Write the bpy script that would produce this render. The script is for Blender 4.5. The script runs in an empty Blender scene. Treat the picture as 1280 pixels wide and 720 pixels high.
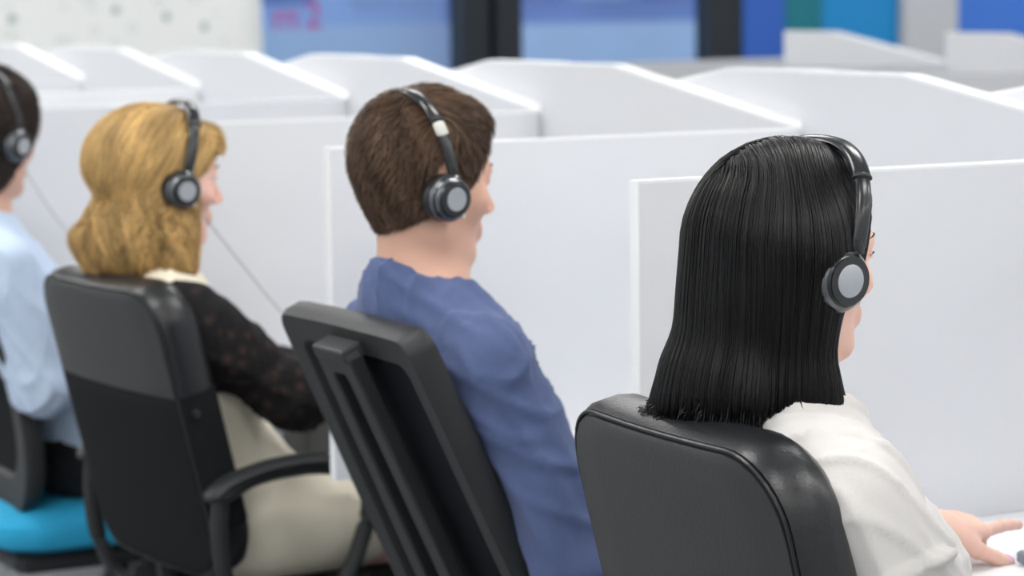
import bpy, math, random
import numpy as np
from mathutils import Vector, Matrix

sc = bpy.context.scene
COL = sc.collection
PI = math.pi

# ------------------------------------------------------------------ camera
EYE = (2.78323, -1.67532, 1.442)
RT = (0.47612066, 0.8792922, -0.0124233)
UPV = (-0.09118726, 0.06341756, 0.99381241)
FW = (-0.87463936, 0.47204177, -0.11037465)
cam = bpy.data.cameras.new('camera')
camo = bpy.data.objects.new('camera', cam)
COL.objects.link(camo)
camo.matrix_world = Matrix(((RT[0], UPV[0], -FW[0], EYE[0]), (RT[1], UPV[1], -FW[1], EYE[1]),
                            (RT[2], UPV[2], -FW[2], EYE[2]), (0, 0, 0, 1)))
cam.sensor_width = 36
cam.lens = 3275.45 / 1280 * 36
cam.clip_start = .05
cam.dof.use_dof = True
cam.dof.focus_distance = 2.82
cam.dof.aperture_fstop = 5.2
sc.camera = camo

# ------------------------------------------------------------------ light
world = bpy.data.worlds.new('world')
sc.world = world
world.use_nodes = True
bg = world.node_tree.nodes['Background']
bg.inputs[0].default_value = (.93, .965, 1, 1)
bg.inputs[1].default_value = .85
sc.view_settings.view_transform = 'Standard'
sc.view_settings.look = 'None'
sc.view_settings.gamma = 1
sc.view_settings.exposure = .66
LAMP = 9.0           # ceiling luminaire strength

# ------------------------------------------------------------------ materials
def mat(name, col, rough=.5, spec=.5, metal=0, noise=0, nscale=30, bump=0, bscale=80, emit=0, alpha=1, coat=0,
        sheen=0, stretch=None, attr=None, sss=0, trans=0):
    m = bpy.data.materials.new(name)
    m.use_nodes = True
    nt = m.node_tree
    N, L = nt.nodes, nt.links
    b = N['Principled BSDF']
    c4 = (*col, 1)
    b.inputs['Base Color'].default_value = c4
    b.inputs['Roughness'].default_value = rough
    b.inputs['Specular IOR Level'].default_value = spec
    b.inputs['Metallic'].default_value = metal
    b.inputs['Alpha'].default_value = alpha
    b.inputs['Coat Weight'].default_value = coat
    b.inputs['Sheen Weight'].default_value = sheen
    b.inputs['Transmission Weight'].default_value = trans
    if sss:
        b.inputs['Subsurface Weight'].default_value = sss
        b.inputs['Subsurface Radius'].default_value = (.012, .005, .003)
        b.inputs['Subsurface Scale'].default_value = 1
    if emit:
        b.inputs['Emission Color'].default_value = c4
        b.inputs['Emission Strength'].default_value = emit
    if noise or bump:
        tc = N.new('ShaderNodeTexCoord')
        mp = N.new('ShaderNodeMapping')
        if stretch: mp.inputs['Scale'].default_value = stretch
        L.new(tc.outputs['Object'], mp.inputs[0])
    src = None
    if noise:
        n = N.new('ShaderNodeTexNoise')
        n.inputs['Scale'].default_value = nscale
        n.inputs['Detail'].default_value = 4
        L.new(mp.outputs[0], n.inputs['Vector'])
        mx = N.new('ShaderNodeMix'); mx.data_type = 'RGBA'
        L.new(n.outputs['Fac'], mx.inputs[0])
        mx.inputs[6].default_value = tuple(max(0, c * (1 - noise)) for c in col) + (1,)
        mx.inputs[7].default_value = tuple(min(1, c * (1 + noise)) for c in col) + (1,)
        src = mx.outputs[2]
    if attr:
        a = N.new('ShaderNodeAttribute'); a.attribute_name = attr
        mu = N.new('ShaderNodeMix'); mu.data_type = 'RGBA'; mu.blend_type = 'MULTIPLY'
        mu.inputs[0].default_value = 1
        if src: L.new(src, mu.inputs[6])
        else: mu.inputs[6].default_value = c4
        L.new(a.outputs['Color'], mu.inputs[7])
        src = mu.outputs[2]
    if src: L.new(src, b.inputs['Base Color'])
    if bump:
        n2 = N.new('ShaderNodeTexNoise')
        n2.inputs['Scale'].default_value = bscale
        n2.inputs['Detail'].default_value = 3
        L.new(mp.outputs[0], n2.inputs['Vector'])
        bp = N.new('ShaderNodeBump')
        bp.inputs['Strength'].default_value = bump
        bp.inputs['Distance'].default_value = .002
        L.new(n2.outputs['Fac'], bp.inputs['Height'])
        L.new(bp.outputs[0], b.inputs['Normal'])
    return m

def hx(h):
    v = [int(h[i:i + 2], 16) / 255 for i in (0, 2, 4)]
    return tuple(c / 12.92 if c <= .04045 else ((c + .055) / 1.055) ** 2.4 for c in v)

M = dict(
    panel=mat('panel_laminate', (.70, .715, .745), .45, .4, noise=.015, nscale=4),
    edge=mat('panel_edge', (.86, .87, .89), .35, .5),
    desk=mat('desk_laminate', (.78, .79, .81), .35, .45, noise=.01, nscale=5),
    steel=mat('grey_steel', (.42, .43, .45), .4, .5, metal=.3),
    floor=mat('grey_carpet', (.24, .25, .265), .95, .2, noise=.25, nscale=120, bump=.4, bscale=300),
    ceil=mat('ceiling_white', (.82, .83, .84), .9, .2),
    lamp=mat('lamp_diffuser', (1, .98, .95), .5, .2, emit=LAMP),
    wall=mat('wall_white', (.80, .82, .81), .7, .3, noise=.02, nscale=2),
    dotd=mat('dot_dark', (.42, .50, .49), .7, .3),
    dotl=mat('dot_light', (.66, .70, .69), .7, .3),
    frame=mat('window_frame', hx('1a2027'), .5, .4),
    wpink=mat('pink_vinyl', hx('a8609a'), .5, .3),
    bluep=mat('blue_panel', hx('2a5cb4'), .45, .4),
    tealp=mat('teal_panel', hx('04707f'), .45, .4),
    cyanp=mat('cyan_panel', hx('0583c4'), .45, .4),
    blue2=mat('bright_blue_panel', hx('3c74d0'), .45, .4),
    pillar=mat('grey_pillar', (.50, .52, .55), .7, .3),
    leather=mat('black_leather', (.011, .012, .014), .34, .55, bump=.25, bscale=260),
    leather2=mat('grey_black_leather', (.030, .032, .033), .42, .45, bump=.2, bscale=200, noise=.08, nscale=12),
    fabric=mat('black_fabric', (.011, .012, .014), .9, .15, bump=.5, bscale=600),
    plastic=mat('black_plastic', (.022, .024, .026), .5, .4, bump=.12, bscale=500),
    plastic2=mat('glossy_black_plastic', (.012, .014, .017), .24, .6),
    mesh=mat('chair_mesh', (.008, .009, .013), .8, .2, alpha=.82),
    chrome=mat('chrome', (.62, .64, .66), .25, .5, metal=1),
    silver=mat('silver_disc', (.40, .42, .45), .38, .5, metal=.5),
    label=mat('pale_label', (.60, .60, .55), .35, .5),
    seatblue=mat('blue_seat_fabric', hx('2a9fcb'), .8, .3, noise=.12, nscale=10, bump=.4, bscale=300),
    gun=mat('gunmetal', (.16, .17, .185), .28, .5, metal=.8),
    cable=mat('grey_cable', (.42, .43, .46), .5, .4),
    eye=mat('eye_white', (.72, .70, .68), .25, .5),
    iris=mat('iris', (.06, .035, .02), .2, .5),
    brow=mat('brow_hair', (.03, .02, .015), .7, .2),
    nail=mat('pink_nail', (.86, .52, .62), .2, .5),
    laptop=mat('laptop_shell', hx('7f8f9c'), .4, .5, metal=.2),
    keys=mat('laptop_keys', (.03, .033, .038), .5, .4),
    screen=mat('laptop_screen', (.35, .5, .72), .3, .4, emit=.5),
    shoe=mat('black_shoe', (.015, .014, .014), .35, .5),
    ground=mat('pale_paving', (.36, .44, .54), .9, .2, noise=.12, nscale=.8),
    ground2=mat('pale_plinth', (.50, .58, .70), .9, .2, noise=.1, nscale=.8),
    bldg=mat('far_building', (.12, .22, .52), .8, .2, noise=.4, nscale=.5),
    bldg2=mat('far_building_pale', (.34, .48, .74), .8, .2, noise=.25, nscale=.6),
)
# tinted window glass
g = bpy.data.materials.new('window_glass'); g.use_nodes = True
nt = g.node_tree; nt.nodes.clear()
o_ = nt.nodes.new('ShaderNodeOutputMaterial'); mxs = nt.nodes.new('ShaderNodeMixShader')
tr = nt.nodes.new('ShaderNodeBsdfTransparent'); gl = nt.nodes.new('ShaderNodeBsdfGlossy')
tr.inputs[0].default_value = (.72, .84, .97, 1); gl.inputs['Roughness'].default_value = .05
mxs.inputs[0].default_value = .10
nt.links.new(tr.outputs[0], mxs.inputs[1]); nt.links.new(gl.outputs[0], mxs.inputs[2]); nt.links.new(mxs.outputs[0], o_.inputs[0])
M['glass'] = g
g2 = g.copy(); g2.name = 'clear_glass'
for n_ in g2.node_tree.nodes:
    if n_.type == 'BSDF_TRANSPARENT': n_.inputs[0].default_value = (.96, .98, 1, 1)
M['clear'] = g2

def skin_mat(name, col):
    return mat(name, col, .5, .35, noise=.06, nscale=25, bump=.12, bscale=300, attr='Col', sss=.25)
def cloth_mat(name, col, rough=.85, noise=.06, nscale=40, bump=.3, bscale=500, sheen=.1, **k):
    return mat(name, col, rough, .2, noise=noise, nscale=nscale, bump=bump, bscale=bscale, sheen=sheen, **k)
def hair_mat(name, col, rough=.36, spec=.5):
    return mat(name, col, rough, spec, attr='Col', noise=.15, nscale=30, stretch=(1, 1, .2))

# ------------------------------------------------------------------ object helpers
def tag(o, label=None, cat=None, group=None, kind=None):
    if label: o['label'] = label
    if cat: o['category'] = cat
    if group: o['group'] = group
    if kind: o['kind'] = kind
    return o
def empty(name, loc, rz=0, label=None, cat=None, group=None):
    o = bpy.data.objects.new(name, None); COL.objects.link(o)
    o.location = loc; o.rotation_euler = (0, 0, rz); o.empty_display_size = .1
    return tag(o, label, cat, group)
def link(name, me, m, parent=None, smooth=True):
    if m is not None: me.materials.append(m)
    if smooth: me.polygons.foreach_set('use_smooth', [True] * len(me.polygons))
    o = bpy.data.objects.new(name, me); COL.objects.link(o)
    if parent is not None: o.parent = parent
    return o
def sharp(o, ang=35):
    o.data.set_sharp_from_angle(angle=math.radians(ang)); return o

class MB:
    """collects simple solids, builds ONE mesh"""
    def __init__(s): s.v = []; s.f = []
    def add(s, vs, fs):
        n = len(s.v); s.v += [tuple(v) for v in vs]; s.f += [tuple(i + n for i in f) for f in fs]; return s
    def box(s, a, b, bev=0):
        x0, y0, z0 = a; x1, y1, z1 = b
        if bev <= 0:
            return s.add([(x0, y0, z0), (x1, y0, z0), (x1, y1, z0), (x0, y1, z0), (x0, y0, z1), (x1, y0, z1), (x1, y1, z1), (x0, y1, z1)],
                         [(3, 2, 1, 0), (4, 5, 6, 7), (0, 1, 5, 4), (1, 2, 6, 5), (2, 3, 7, 6), (3, 0, 4, 7)])
        e = bev
        vs = []
        for z, i in ((z0, e), (z0 + e, 0), (z1 - e, 0), (z1, e)):
            for (x, y) in ((x0 + i + e, y0 + i), (x1 - i - e, y0 + i), (x1 - i, y0 + i + e), (x1 - i, y1 - i - e),
                           (x1 - i - e, y1 - i), (x0 + i + e, y1 - i), (x0 + i, y1 - i - e), (x0 + i, y0 + i + e)):
                vs.append((x, y, z))
        fs = [tuple(range(7, -1, -1)), tuple(range(24, 32))]
        for r in range(3):
            for k in range(8):
                fs.append((r * 8 + k, r * 8 + (k + 1) % 8, r * 8 + 8 + (k + 1) % 8, r * 8 + 8 + k))
        return s.add(vs, fs)
    def prism(s, pts, axis, a, b):
        """polygon pts (p,q) extruded along axis 0/1/2 from a to b"""
        n = len(pts); vs = []
        for t in (a, b):
            for p, q in pts:
                vs.append((t, p, q) if axis == 0 else (p, t, q) if axis == 1 else (p, q, t))
        fs = [tuple(range(n - 1, -1, -1)), tuple(range(n, 2 * n))]
        fs += [(i, (i + 1) % n, n + (i + 1) % n, n + i) for i in range(n)]
        return s.add(vs, fs)
    def rings(s, rings, cap=True, close=False):
        n = len(rings[0]); m = len(rings)
        vs = [p for r in rings for p in r]; fs = []
        for i in range(m if close else m - 1):
            j = (i + 1) % m
            for k in range(n):
                fs.append((i * n + k, i * n + (k + 1) % n, j * n + (k + 1) % n, j * n + k))
        if cap and not close:
            fs.append(tuple(range(n - 1, -1, -1))); fs.append(tuple(range((m - 1) * n, m * n)))
        return s.add(vs, fs)
    def tube(s, pts, r, seg=10, flat=1.0, up=(0, 0, 1)):
        pts = [Vector(p) for p in pts]; rings = []
        rr = r if hasattr(r, '__len__') else [r] * len(pts)
        for i, p in enumerate(pts):
            t = (pts[min(i + 1, len(pts) - 1)] - pts[max(i - 1, 0)]).normalized()
            u = Vector(up)
            if abs(t.dot(u)) > .95: u = Vector((1, 0, 0))
            a = t.cross(u).normalized(); b = a.cross(t).normalized()
            rings.append([p + (a * math.cos(2 * PI * k / seg) + b * flat * math.sin(2 * PI * k / seg)) * rr[i] for k in range(seg)])
        return s.rings(rings)
    def cyl(s, a, b, ra, rb=None, seg=20):
        return s.tube([a, b], [ra, ra if rb is None else rb], seg)
    def lathe(s, prof, o, ax, seg=28):
        """prof (r, h) along axis ax from origin o"""
        ax = Vector(ax).normalized(); o = Vector(o)
        u = ax.orthogonal().normalized(); w = ax.cross(u)
        return s.rings([[o + ax * h + (u * math.cos(2 * PI * k / seg) + w * math.sin(2 * PI * k / seg)) * r for k in range(seg)] for r, h in prof])
    def xf(s, fn): s.v = [tuple(fn(*v)) for v in s.v]; return s
    def build(s, name, m, parent=None, smooth=False, label=None, fix=True):
        me = bpy.data.meshes.new(name); me.from_pydata(s.v, [], s.f); me.update()
        if fix:
            import bmesh
            bm = bmesh.new(); bm.from_mesh(me); bmesh.ops.recalc_face_normals(bm, faces=bm.faces); bm.to_mesh(me); bm.free()
        o = link(name, me, m, parent, smooth)
        if smooth: sharp(o)
        if label: o['label'] = label
        return o

def curve_pts(ctrl, n=24):
    """Catmull-Rom through ctrl"""
    P = [Vector(c) for c in ctrl]; P = [P[0] * 2 - P[1]] + P + [P[-1] * 2 - P[-2]]
    out = []; m = len(P) - 3
    for i in range(n + 1):
        t = i / n * m; k = min(int(t), m - 1); t -= k
        a, b, c, d = P[k:k + 4]
        out.append(.5 * ((2 * b) + (c - a) * t + (2 * a - 5 * b + 4 * c - d) * t * t + (3 * b - a - 3 * c + d) * t ** 3))
    return out

# ================================================================== SETTING
def struct(name, mb, m, smooth=False, parent=None):
    o = mb.build(name, m, parent, smooth)
    if parent is None: o['kind'] = 'structure'
    return o
struct('floor', MB().box((-9.2, -6, -.1), (6, 10, 0)), M['floor'])
CEIL = struct('ceiling', MB().box((-9.2, -6, 3.0), (6, 10, 3.1)), M['ceil'])
# speckled white wall with rounded corner
WX = -8.9
rc_ = [(WX - .3, -6), (WX, -6), (WX, 3.14)] + [(WX - .22 + .22 * math.cos(a), 3.14 + .22 * math.sin(a)) for a in [i * PI / 16 for i in range(1, 9)]] + [(WX - .3, 3.36)]
WL = struct('wall_left', MB().prism(rc_, 2, 0, 3.0), M['wall'], True)
random.seed(5)
def dots(n, r0, r1, m, fixed=None):
    b = MB()
    pts = fixed or [(random.uniform(-1.5, 3.1), random.uniform(.9, 2.9)) for _ in range(n)]
    for (y, z) in pts:
        r = random.uniform(r0, r1)
        b.rings([[(WX + d, y + math.cos(2 * PI * k / 14) * r * q, z + math.sin(2 * PI * k / 14) * r * q) for k in range(14)] for d, q in ((-.003, 1), (.002, 1), (.003, .9))])
    return b
d1 = dots(0, .017, .024, M['dotd'], [(2.55, 1.405), (2.80, 1.37), (2.99, 1.32), (2.05, 1.37), (1.2, 1.5), (.6, 1.33), (2.3, 1.62), (2.7, 1.75), (1.6, 1.8), (1.0, 1.75), (1.9, 2.1), (2.9, 2.2), (.2, 1.9), (-.5, 1.5)]).build('dark_dots', M['dotd'], WL)
d1['kind'] = 'stuff'
rg = MB()
for _ in range(420):
    y, z = random.uniform(-1.5, 3.1), random.uniform(1.0, 2.9); r = random.uniform(.016, .03)
    rg.rings([[(WX + d, y + math.cos(2 * PI * k / 12) * q, z + math.sin(2 * PI * k / 12) * q) for k in range(12)] for d, q in ((-.002, r), (.002, r), (.002, r * .62), (-.002, r * .62))], cap=False)
d2 = rg.build('pale_rings', M['dotl'], WL); d2['kind'] = 'stuff'
# window wall
WB = -9.0
struct('trim_1', MB().box((WB - .15, 3.30, 0), (WB, 9.9, .92)), M['pillar'])      # sill wall under the glass
struct('trim_2', MB().box((WB - .15, 3.30, 2.6), (WB, 9.9, 3.0)), M['wall'])
def window(n, y0, y1):
    f = MB().box((WB - .10, y0, .92), (WB - .02, y1, .98)).box((WB - .10, y0, 2.54), (WB - .02, y1, 2.6)).build('window_%d' % n, M['frame'])
    f['kind'] = 'structure'
    MB().box((WB - .065, y0, .98), (WB - .055, y1, 2.54)).build('pane', M['glass'], f)
    return f
W1 = window(1, 3.36, 4.41); W2 = window(2, 4.75, 5.885)
struct('trim_3', MB().box((WB - .12, 4.41, .9), (WB + .02, 4.56, 2.6)), M['frame'])
struct('trim_4', MB().box((WB - .12, 4.60, .9), (WB + .02, 4.75, 2.6)).box((WB - .12, 4.55, .9), (WB - .04, 4.61, 2.6)), M['frame'])
struct('trim_5', MB().box((WB - .12, 5.885, .9), (WB + .02, 6.09, 2.6)), M['frame'])
# lettering on the first window
cu = bpy.data.curves.new('window_lettering', 'FONT'); cu.body = 'm2'; cu.size = .19; cu.extrude = .002; cu.offset = .002; cu.space_character = 1.3
to = bpy.data.objects.new('tmp_text', cu); COL.objects.link(to)
bpy.context.view_layer.update()
me = bpy.data.meshes.new_from_object(to.evaluated_get(bpy.context.evaluated_depsgraph_get()))
bpy.data.objects.remove(to)
R = Matrix(((0, 0, 1, WB - .05), (1, 0, 0, 3.40), (0, 1, 0, 1.30), (0, 0, 0, 1)))
me.transform(R); link('lettering', me, M['wpink'], W1, False)['label'] = 'pink m2 lettering on the glass'
def wallpanel(name, y0, y1, z0, m, label):
    o = MB().box((WB - .1, y0, z0), (WB + .03, y1, 2.8), .004).build(name, m); tag(o, label, 'wall panel')
wallpanel('wall_panel', 6.09, 6.36, .92, M['bluep'], 'deep blue wall panel beside the dark window post')
wallpanel('wall_panel', 6.362, 6.60, .92, M['tealp'], 'dark teal wall panel between the deep blue and cyan panels')
wallpanel('wall_panel', 6.602, 7.11, .92, M['cyanp'], 'cyan blue wall panel left of the grey pillar')
wallpanel('wall_panel', 7.49, 9.4, .92, M['blue2'], 'wide bright blue wall panel right of the grey pillar')
struct('wall_back', MB().box((WB - .15, 7.11, 0), (WB + .08, 7.48, 3.0)), M['pillar'])
# the sides of the room behind and beside the camera
struct('wall_right', MB().box((6, -6, 0), (6.2, 10, 3.0)), M['wall'])
struct('wall_far', MB().box((-9.2, 9.9, 0), (6.2, 10.1, 3.0)), M['wall'])
wb = MB().box((-9.2, -6.2, 0), (6.2, -6, .8)).box((-9.2, -6.2, 2.8), (6.2, -6, 3.0))
for x in (-9.2, -6.4, -3.4, -.4, 2.6, 5.6): wb.box((x, -6.2, .8), (x + .6, -6, 2.8))
struct('wall_near', wb, M['wall'])
for i, x in enumerate((-8.6, -5.8, -2.8, .2, 3.2)):
    f = MB().box((x, -6.14, .8), (x + 2.4 - .2 * (i == 0), -6.04, .86)).box((x, -6.14, 2.74), (x + 2.4 - .2 * (i == 0), -6.04, 2.8)).box((x + 1.15, -6.13, .86), (x + 1.2, -6.05, 2.74)).build('window_%d' % (i + 3), M['frame'])
    f['kind'] = 'structure'
    MB().box((x, -6.10, .86), (x + 2.4 - .2 * (i == 0), -6.09, 2.74)).build('pane', M['clear'], f)
# outside the windows
tag(MB().box((-60, -40, -.6), (20, 50, -.5)).build('paved_ground', M['ground']), 'pale blue grey paving outside the windows', 'ground', kind='structure')
for i, (x, y0, y1, h, m, lb) in enumerate(((-40, 8, 20.3, 3.4, 'bldg2', 'pale blue building seen through the left window pane'),
                                           (-38, 20.1, 27, 3.6, 'bldg', 'dark blue building seen through the middle window pane'))):
    b = empty('building', (x, (y0 + y1) / 2, -.5), 0, lb, 'building')
    hw = (y1 - y0) / 2
    MB().box((-3, -hw, 0), (0, hw, h + 6)).build('wall', M[m], b)
    MB().box((-.5, -hw - .2, 0), (.35, hw + .1, 1.47)).build('plinth', M['ground2'], b)
    n = 5
    for k in range(n):
        w = 2 * hw / n
        for lv in (1.9, 4.6, 7.2):
            MB().box((0, -hw + w * (k + .15), lv), (.12, -hw + w * (k + .85), lv + 1.1)).build('window', M['bluep' if (k + i) % 2 else 'bldg2'], b)

# ceiling luminaires
k = 0
LAB = {}
for X in (-7.4, -5.0, -2.6, -.2, 2.2, 4.6):
    for Y in (-3.6, -1.2, 1.2, 3.6, 6.0, 8.4):
        if X > -6 and X < 1 and 3 < Y < 7: continue
        e = empty('ceiling_light', (X, Y, 3.0), 0, 'square recessed ceiling light above the office floor, outside the picture', 'ceiling light', 'recessed ceiling lights')
        if k == 0:
            fr = MB(); 
            for a, b in (((-.31, -.61, -.02), (.31, -.59, 0)), ((-.31, .59, -.02), (.31, .61, 0)), ((-.31, -.59, -.02), (-.29, .59, 0)), ((.29, -.59, -.02), (.31, .59, 0))): fr.box(a, b)
            fo = fr.build('frame', M['edge'], e); di = MB().box((-.29, -.59, -.012), (.29, .59, -.002)).build('diffuser', M['lamp'], e)
        else:
            for q in (fo, di):
                c = q.copy(); COL.objects.link(c); c.parent = e
        k += 1

# ================================================================== WORKSTATIONS
S, D, PZ, ZT, FL = .92, .88, 1.214, 1.311, .284
def partition(X, Y0, Y1, label, group, z=PZ):
    t = .018
    e = empty('partition_panel', (X, Y0, 0), 0, label, 'partition', group)
    L_ = Y1 - Y0
    MB().box((-t / 2, .002, .692), (t / 2, L_, z - .004)).build('panel', M['panel'], e)
    MB().box((-t / 2, .36, 0), (t / 2, L_, .692)).build('lower_panel', M['panel'], e)
    MB().box((-.02, .30, 0), (.02, .36, .692), .004).build('leg', M['steel'], e)
    MB().prism([(0, .69), (.002, .69), (.002, z - .004), (L_, z - .004), (L_, z), (.0, z)], 0, -t / 2 - .0006, t / 2 + .0006).build('edge_band', M['edge'], e)
    return e
def spine(X, Y, flip, label, group, t=.034):
    """screen from X to X+S: flat high part then a slope; flip mirrors it for the far side"""
    e = empty('spine_screen', (X, Y, 0), 0, label, 'partition', group)
    prof = [(0, ZT), (FL, ZT), (S, PZ)]
    if flip: prof = [(S - x, z) for x, z in prof][::-1]
    lo = [(x, z - .005) for x, z in prof]
    MB().prism([(0, 0)] + lo + [(S, 0)], 1, 0, t).build('panel', M['panel'], e)
    MB().prism(lo + prof[::-1], 1, -.0006, t + .0006).build('edge_band', M['edge'], e)
    return e
def desk(X, Y0, Y1, label, group, face=1):
    e = empty('desk', (X, Y0, 0), 0, label, 'desk', group)
    w = S - .018; L_ = Y1 - Y0
    MB().box((.009, 0, .71), (.009 + w, L_, .735), .002).build('desk_top', M['desk'], e)
    y = .025 if face > 0 else L_ - .075
    for x in (.012, w - .045):
        MB().box((x, y, 0), (x + .03, y + .05, .71)).build('leg', M['steel'], e)
    MB().box((.03, L_ - .03, .36), (w - .02, L_ - .014, .71)).build('modesty_panel', M['panel'], e)
    return e
ordn = {1: 'the man in the navy shirt', 0: 'the black-haired woman', 2: 'the blonde woman', 3: 'the man in the pale blue shirt'}
pl = {1: 'nearest viewer to the right of the picture, outside the frame', 0: 'white partition between the black-haired woman and the man in navy',
      -1: 'white low partition between the man in the navy shirt and the blonde woman',
      -2: 'white low partition behind the blonde woman, between her and the man in pale blue',
      -3: 'white low partition beyond the man in the pale blue shirt, at left edge'}
pl[1] = 'white low partition on the near side of the black-haired woman, outside the picture'
for k in range(1, -7, -1):
    lb = pl.get(k) or 'white low partition of an empty booth far down the row'
    partition(k * S, 0, D, lb, None if k in pl else 'partitions of the empty booths')
sl = {0: 'sloping-topped white screen facing the black-haired woman', -1: 'sloping-topped white screen behind the top of the black-haired woman\'s head',
      -2: 'sloping-topped white screen above the head of the man in navy, facing the blonde woman',
      -3: 'sloping-topped white screen above and right of the blonde woman\'s head', -4: 'sloping-topped white screen ending directly above the blonde woman\'s headset',
      -5: 'sloping-topped white screen left of the blonde woman\'s head, above it', -6: 'sloping-topped white screen at the far left end of the row'}
ml = {0: 'opposite row screen at the right, behind the black-haired woman\'s own', -1: 'opposite row screen peeking out left of the black-haired woman\'s crown', -2: 'opposite row screen peeking out right of the navy man\'s crown',
      -3: 'opposite row screen peeking out above the navy man\'s left side', -4: 'opposite row screen peeking out right of the blonde woman\'s crown',
      -5: 'opposite row screen peeking out over the blonde woman\'s crown', -6: 'opposite row screen at the far left end of the row'}
# screen k spans (k)*S .. (k+1)*S with its high end at k*S
for k in range(0, -7, -1):
    spine(k * S, D + .009, False, sl[k], None)
    spine((k) * S, D + .044, True, ml[k], None)
for k in range(1, -7, -1):
    partition(k * S, D + .082, 2 * D + .08, 'white low partition of the opposite desks, hidden behind the screens', 'partitions of the opposite row')
dl = {0: 'white desk of the black-haired woman, under her hand', -1: 'white desk in front of the man in the navy shirt', -2: 'white desk in front of the blonde woman',
      -3: 'white desk in front of the man in the pale blue shirt'}
for k in range(0, -7, -1):
    desk(k * S, .27, D, dl.get(k) or 'white desk of an empty booth down the row', None if k in dl else 'desks of the empty booths')
    desk(k * S, D + .08, D + .70, 'white desk on the opposite side of the screens', 'desks of the opposite row', -1)
# far island
FX, FY = -4.943, 3.60
for k in range(0, 5):
    spine(FX + k * S, FY, False, ['pale grey sloping screen in front of the cyan wall panel', 'pale grey sloping screen in front of the bright blue wall panel'][k] if k < 2 else 'pale grey sloping screen of the far desks, right of the picture', None if k < 2 else 'far screens outside the picture')
    partition(FX + k * S, FY - .8, FY, ['pale grey low partition below the teal wall panel', 'pale grey low partition below the grey pillar'][k] if k < 2 else 'pale grey low partition of the far desks, right of the picture', None if k < 2 else 'far partitions outside the picture')
    desk(FX + k * S, FY - .6, FY, ['white desk in the far booth before the cyan panel', 'white desk in the far booth before the bright blue panel'][k] if k < 2 else 'white desk of the far booths, right of the picture', None if k < 2 else 'far desks outside the picture')
e = empty('low_cabinet', (FX - .42, FY - .02, 0), 0, 'pale low cabinet below the deep blue wall panel', 'cabinet')
MB().box((0, 0, 0), (.40, .4, 1.185), .003).build('body', M['panel'], e); MB().box((-.005, -.005, 1.185), (.405, .405, 1.203), .002).build('top', M['edge'], e)
for a in (0, 1): MB().box((.01 + a * .195, -.012, .05), (.195 + a * .195, 0, 1.16)).build('door', M['panel'], e)

# ================================================================== SDF TOOLKIT
F32 = np.float32
def P3(x, y, z): return (x, y, z)
def ell(c, r, rot=None):
    c = [F32(v) for v in c]; r = [F32(v) for v in r]
    R_ = None if rot is None else np.array(Matrix.Rotation(rot[1], 3, rot[0]).transposed(), dtype=F32)
    def f(p):
        d = [p[i] - c[i] for i in range(3)]
        if R_ is not None: d = [R_[i, 0] * d[0] + R_[i, 1] * d[1] + R_[i, 2] * d[2] for i in range(3)]
        k0 = np.sqrt((d[0] / r[0]) ** 2 + (d[1] / r[1]) ** 2 + (d[2] / r[2]) ** 2)
        k1 = np.sqrt((d[0] / r[0] ** 2) ** 2 + (d[1] / r[1] ** 2) ** 2 + (d[2] / r[2] ** 2) ** 2) + F32(1e-6)
        return k0 * (k0 - 1) / k1
    return f
def rcn(a, b, ra, rb, sq=(1, 1, 1)):
    a = np.array(a, F32); b = np.array(b, F32); q = np.array(sq, F32)
    ba = (b - a) * q; bb = float(ba @ ba) + 1e-12; m = float(min(sq)) if min(sq) < 1 else 1.0
    def f(p):
        d = [(p[i] - a[i]) * q[i] for i in range(3)]
        h = np.clip((d[0] * ba[0] + d[1] * ba[1] + d[2] * ba[2]) / F32(bb), 0, 1)
        return (np.sqrt((d[0] - h * ba[0]) ** 2 + (d[1] - h * ba[1]) ** 2 + (d[2] - h * ba[2]) ** 2) - (F32(ra) + h * F32(rb - ra)))
    return f
def plane(n, p0):
    n = np.array(n, float); n /= np.linalg.norm(n); d = float(n @ np.array(p0, float)); n = n.astype(F32)
    return lambda p: p[0] * n[0] + p[1] * n[1] + p[2] * n[2] - F32(d)
def smin(a, b, k):
    h = np.clip(.5 + .5 * (b - a) / F32(k), 0, 1)
    return b + (a - b) * h - F32(k) * h * (1 - h)
def smax(a, b, k): return -smin(-a, -b, k)
def comb(ops):
    """ops: list of (op, fn, k), op in 'u','s','i'"""
    def f(p):
        d = None
        for op, fn, k in ops:
            v = fn(p)
            if d is None: d = v
            elif op == 'u': d = smin(d, v, k)
            elif op == 's': d = smax(d, -v, k)
            else: d = smax(d, v, k)
        return d
    return f
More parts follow.
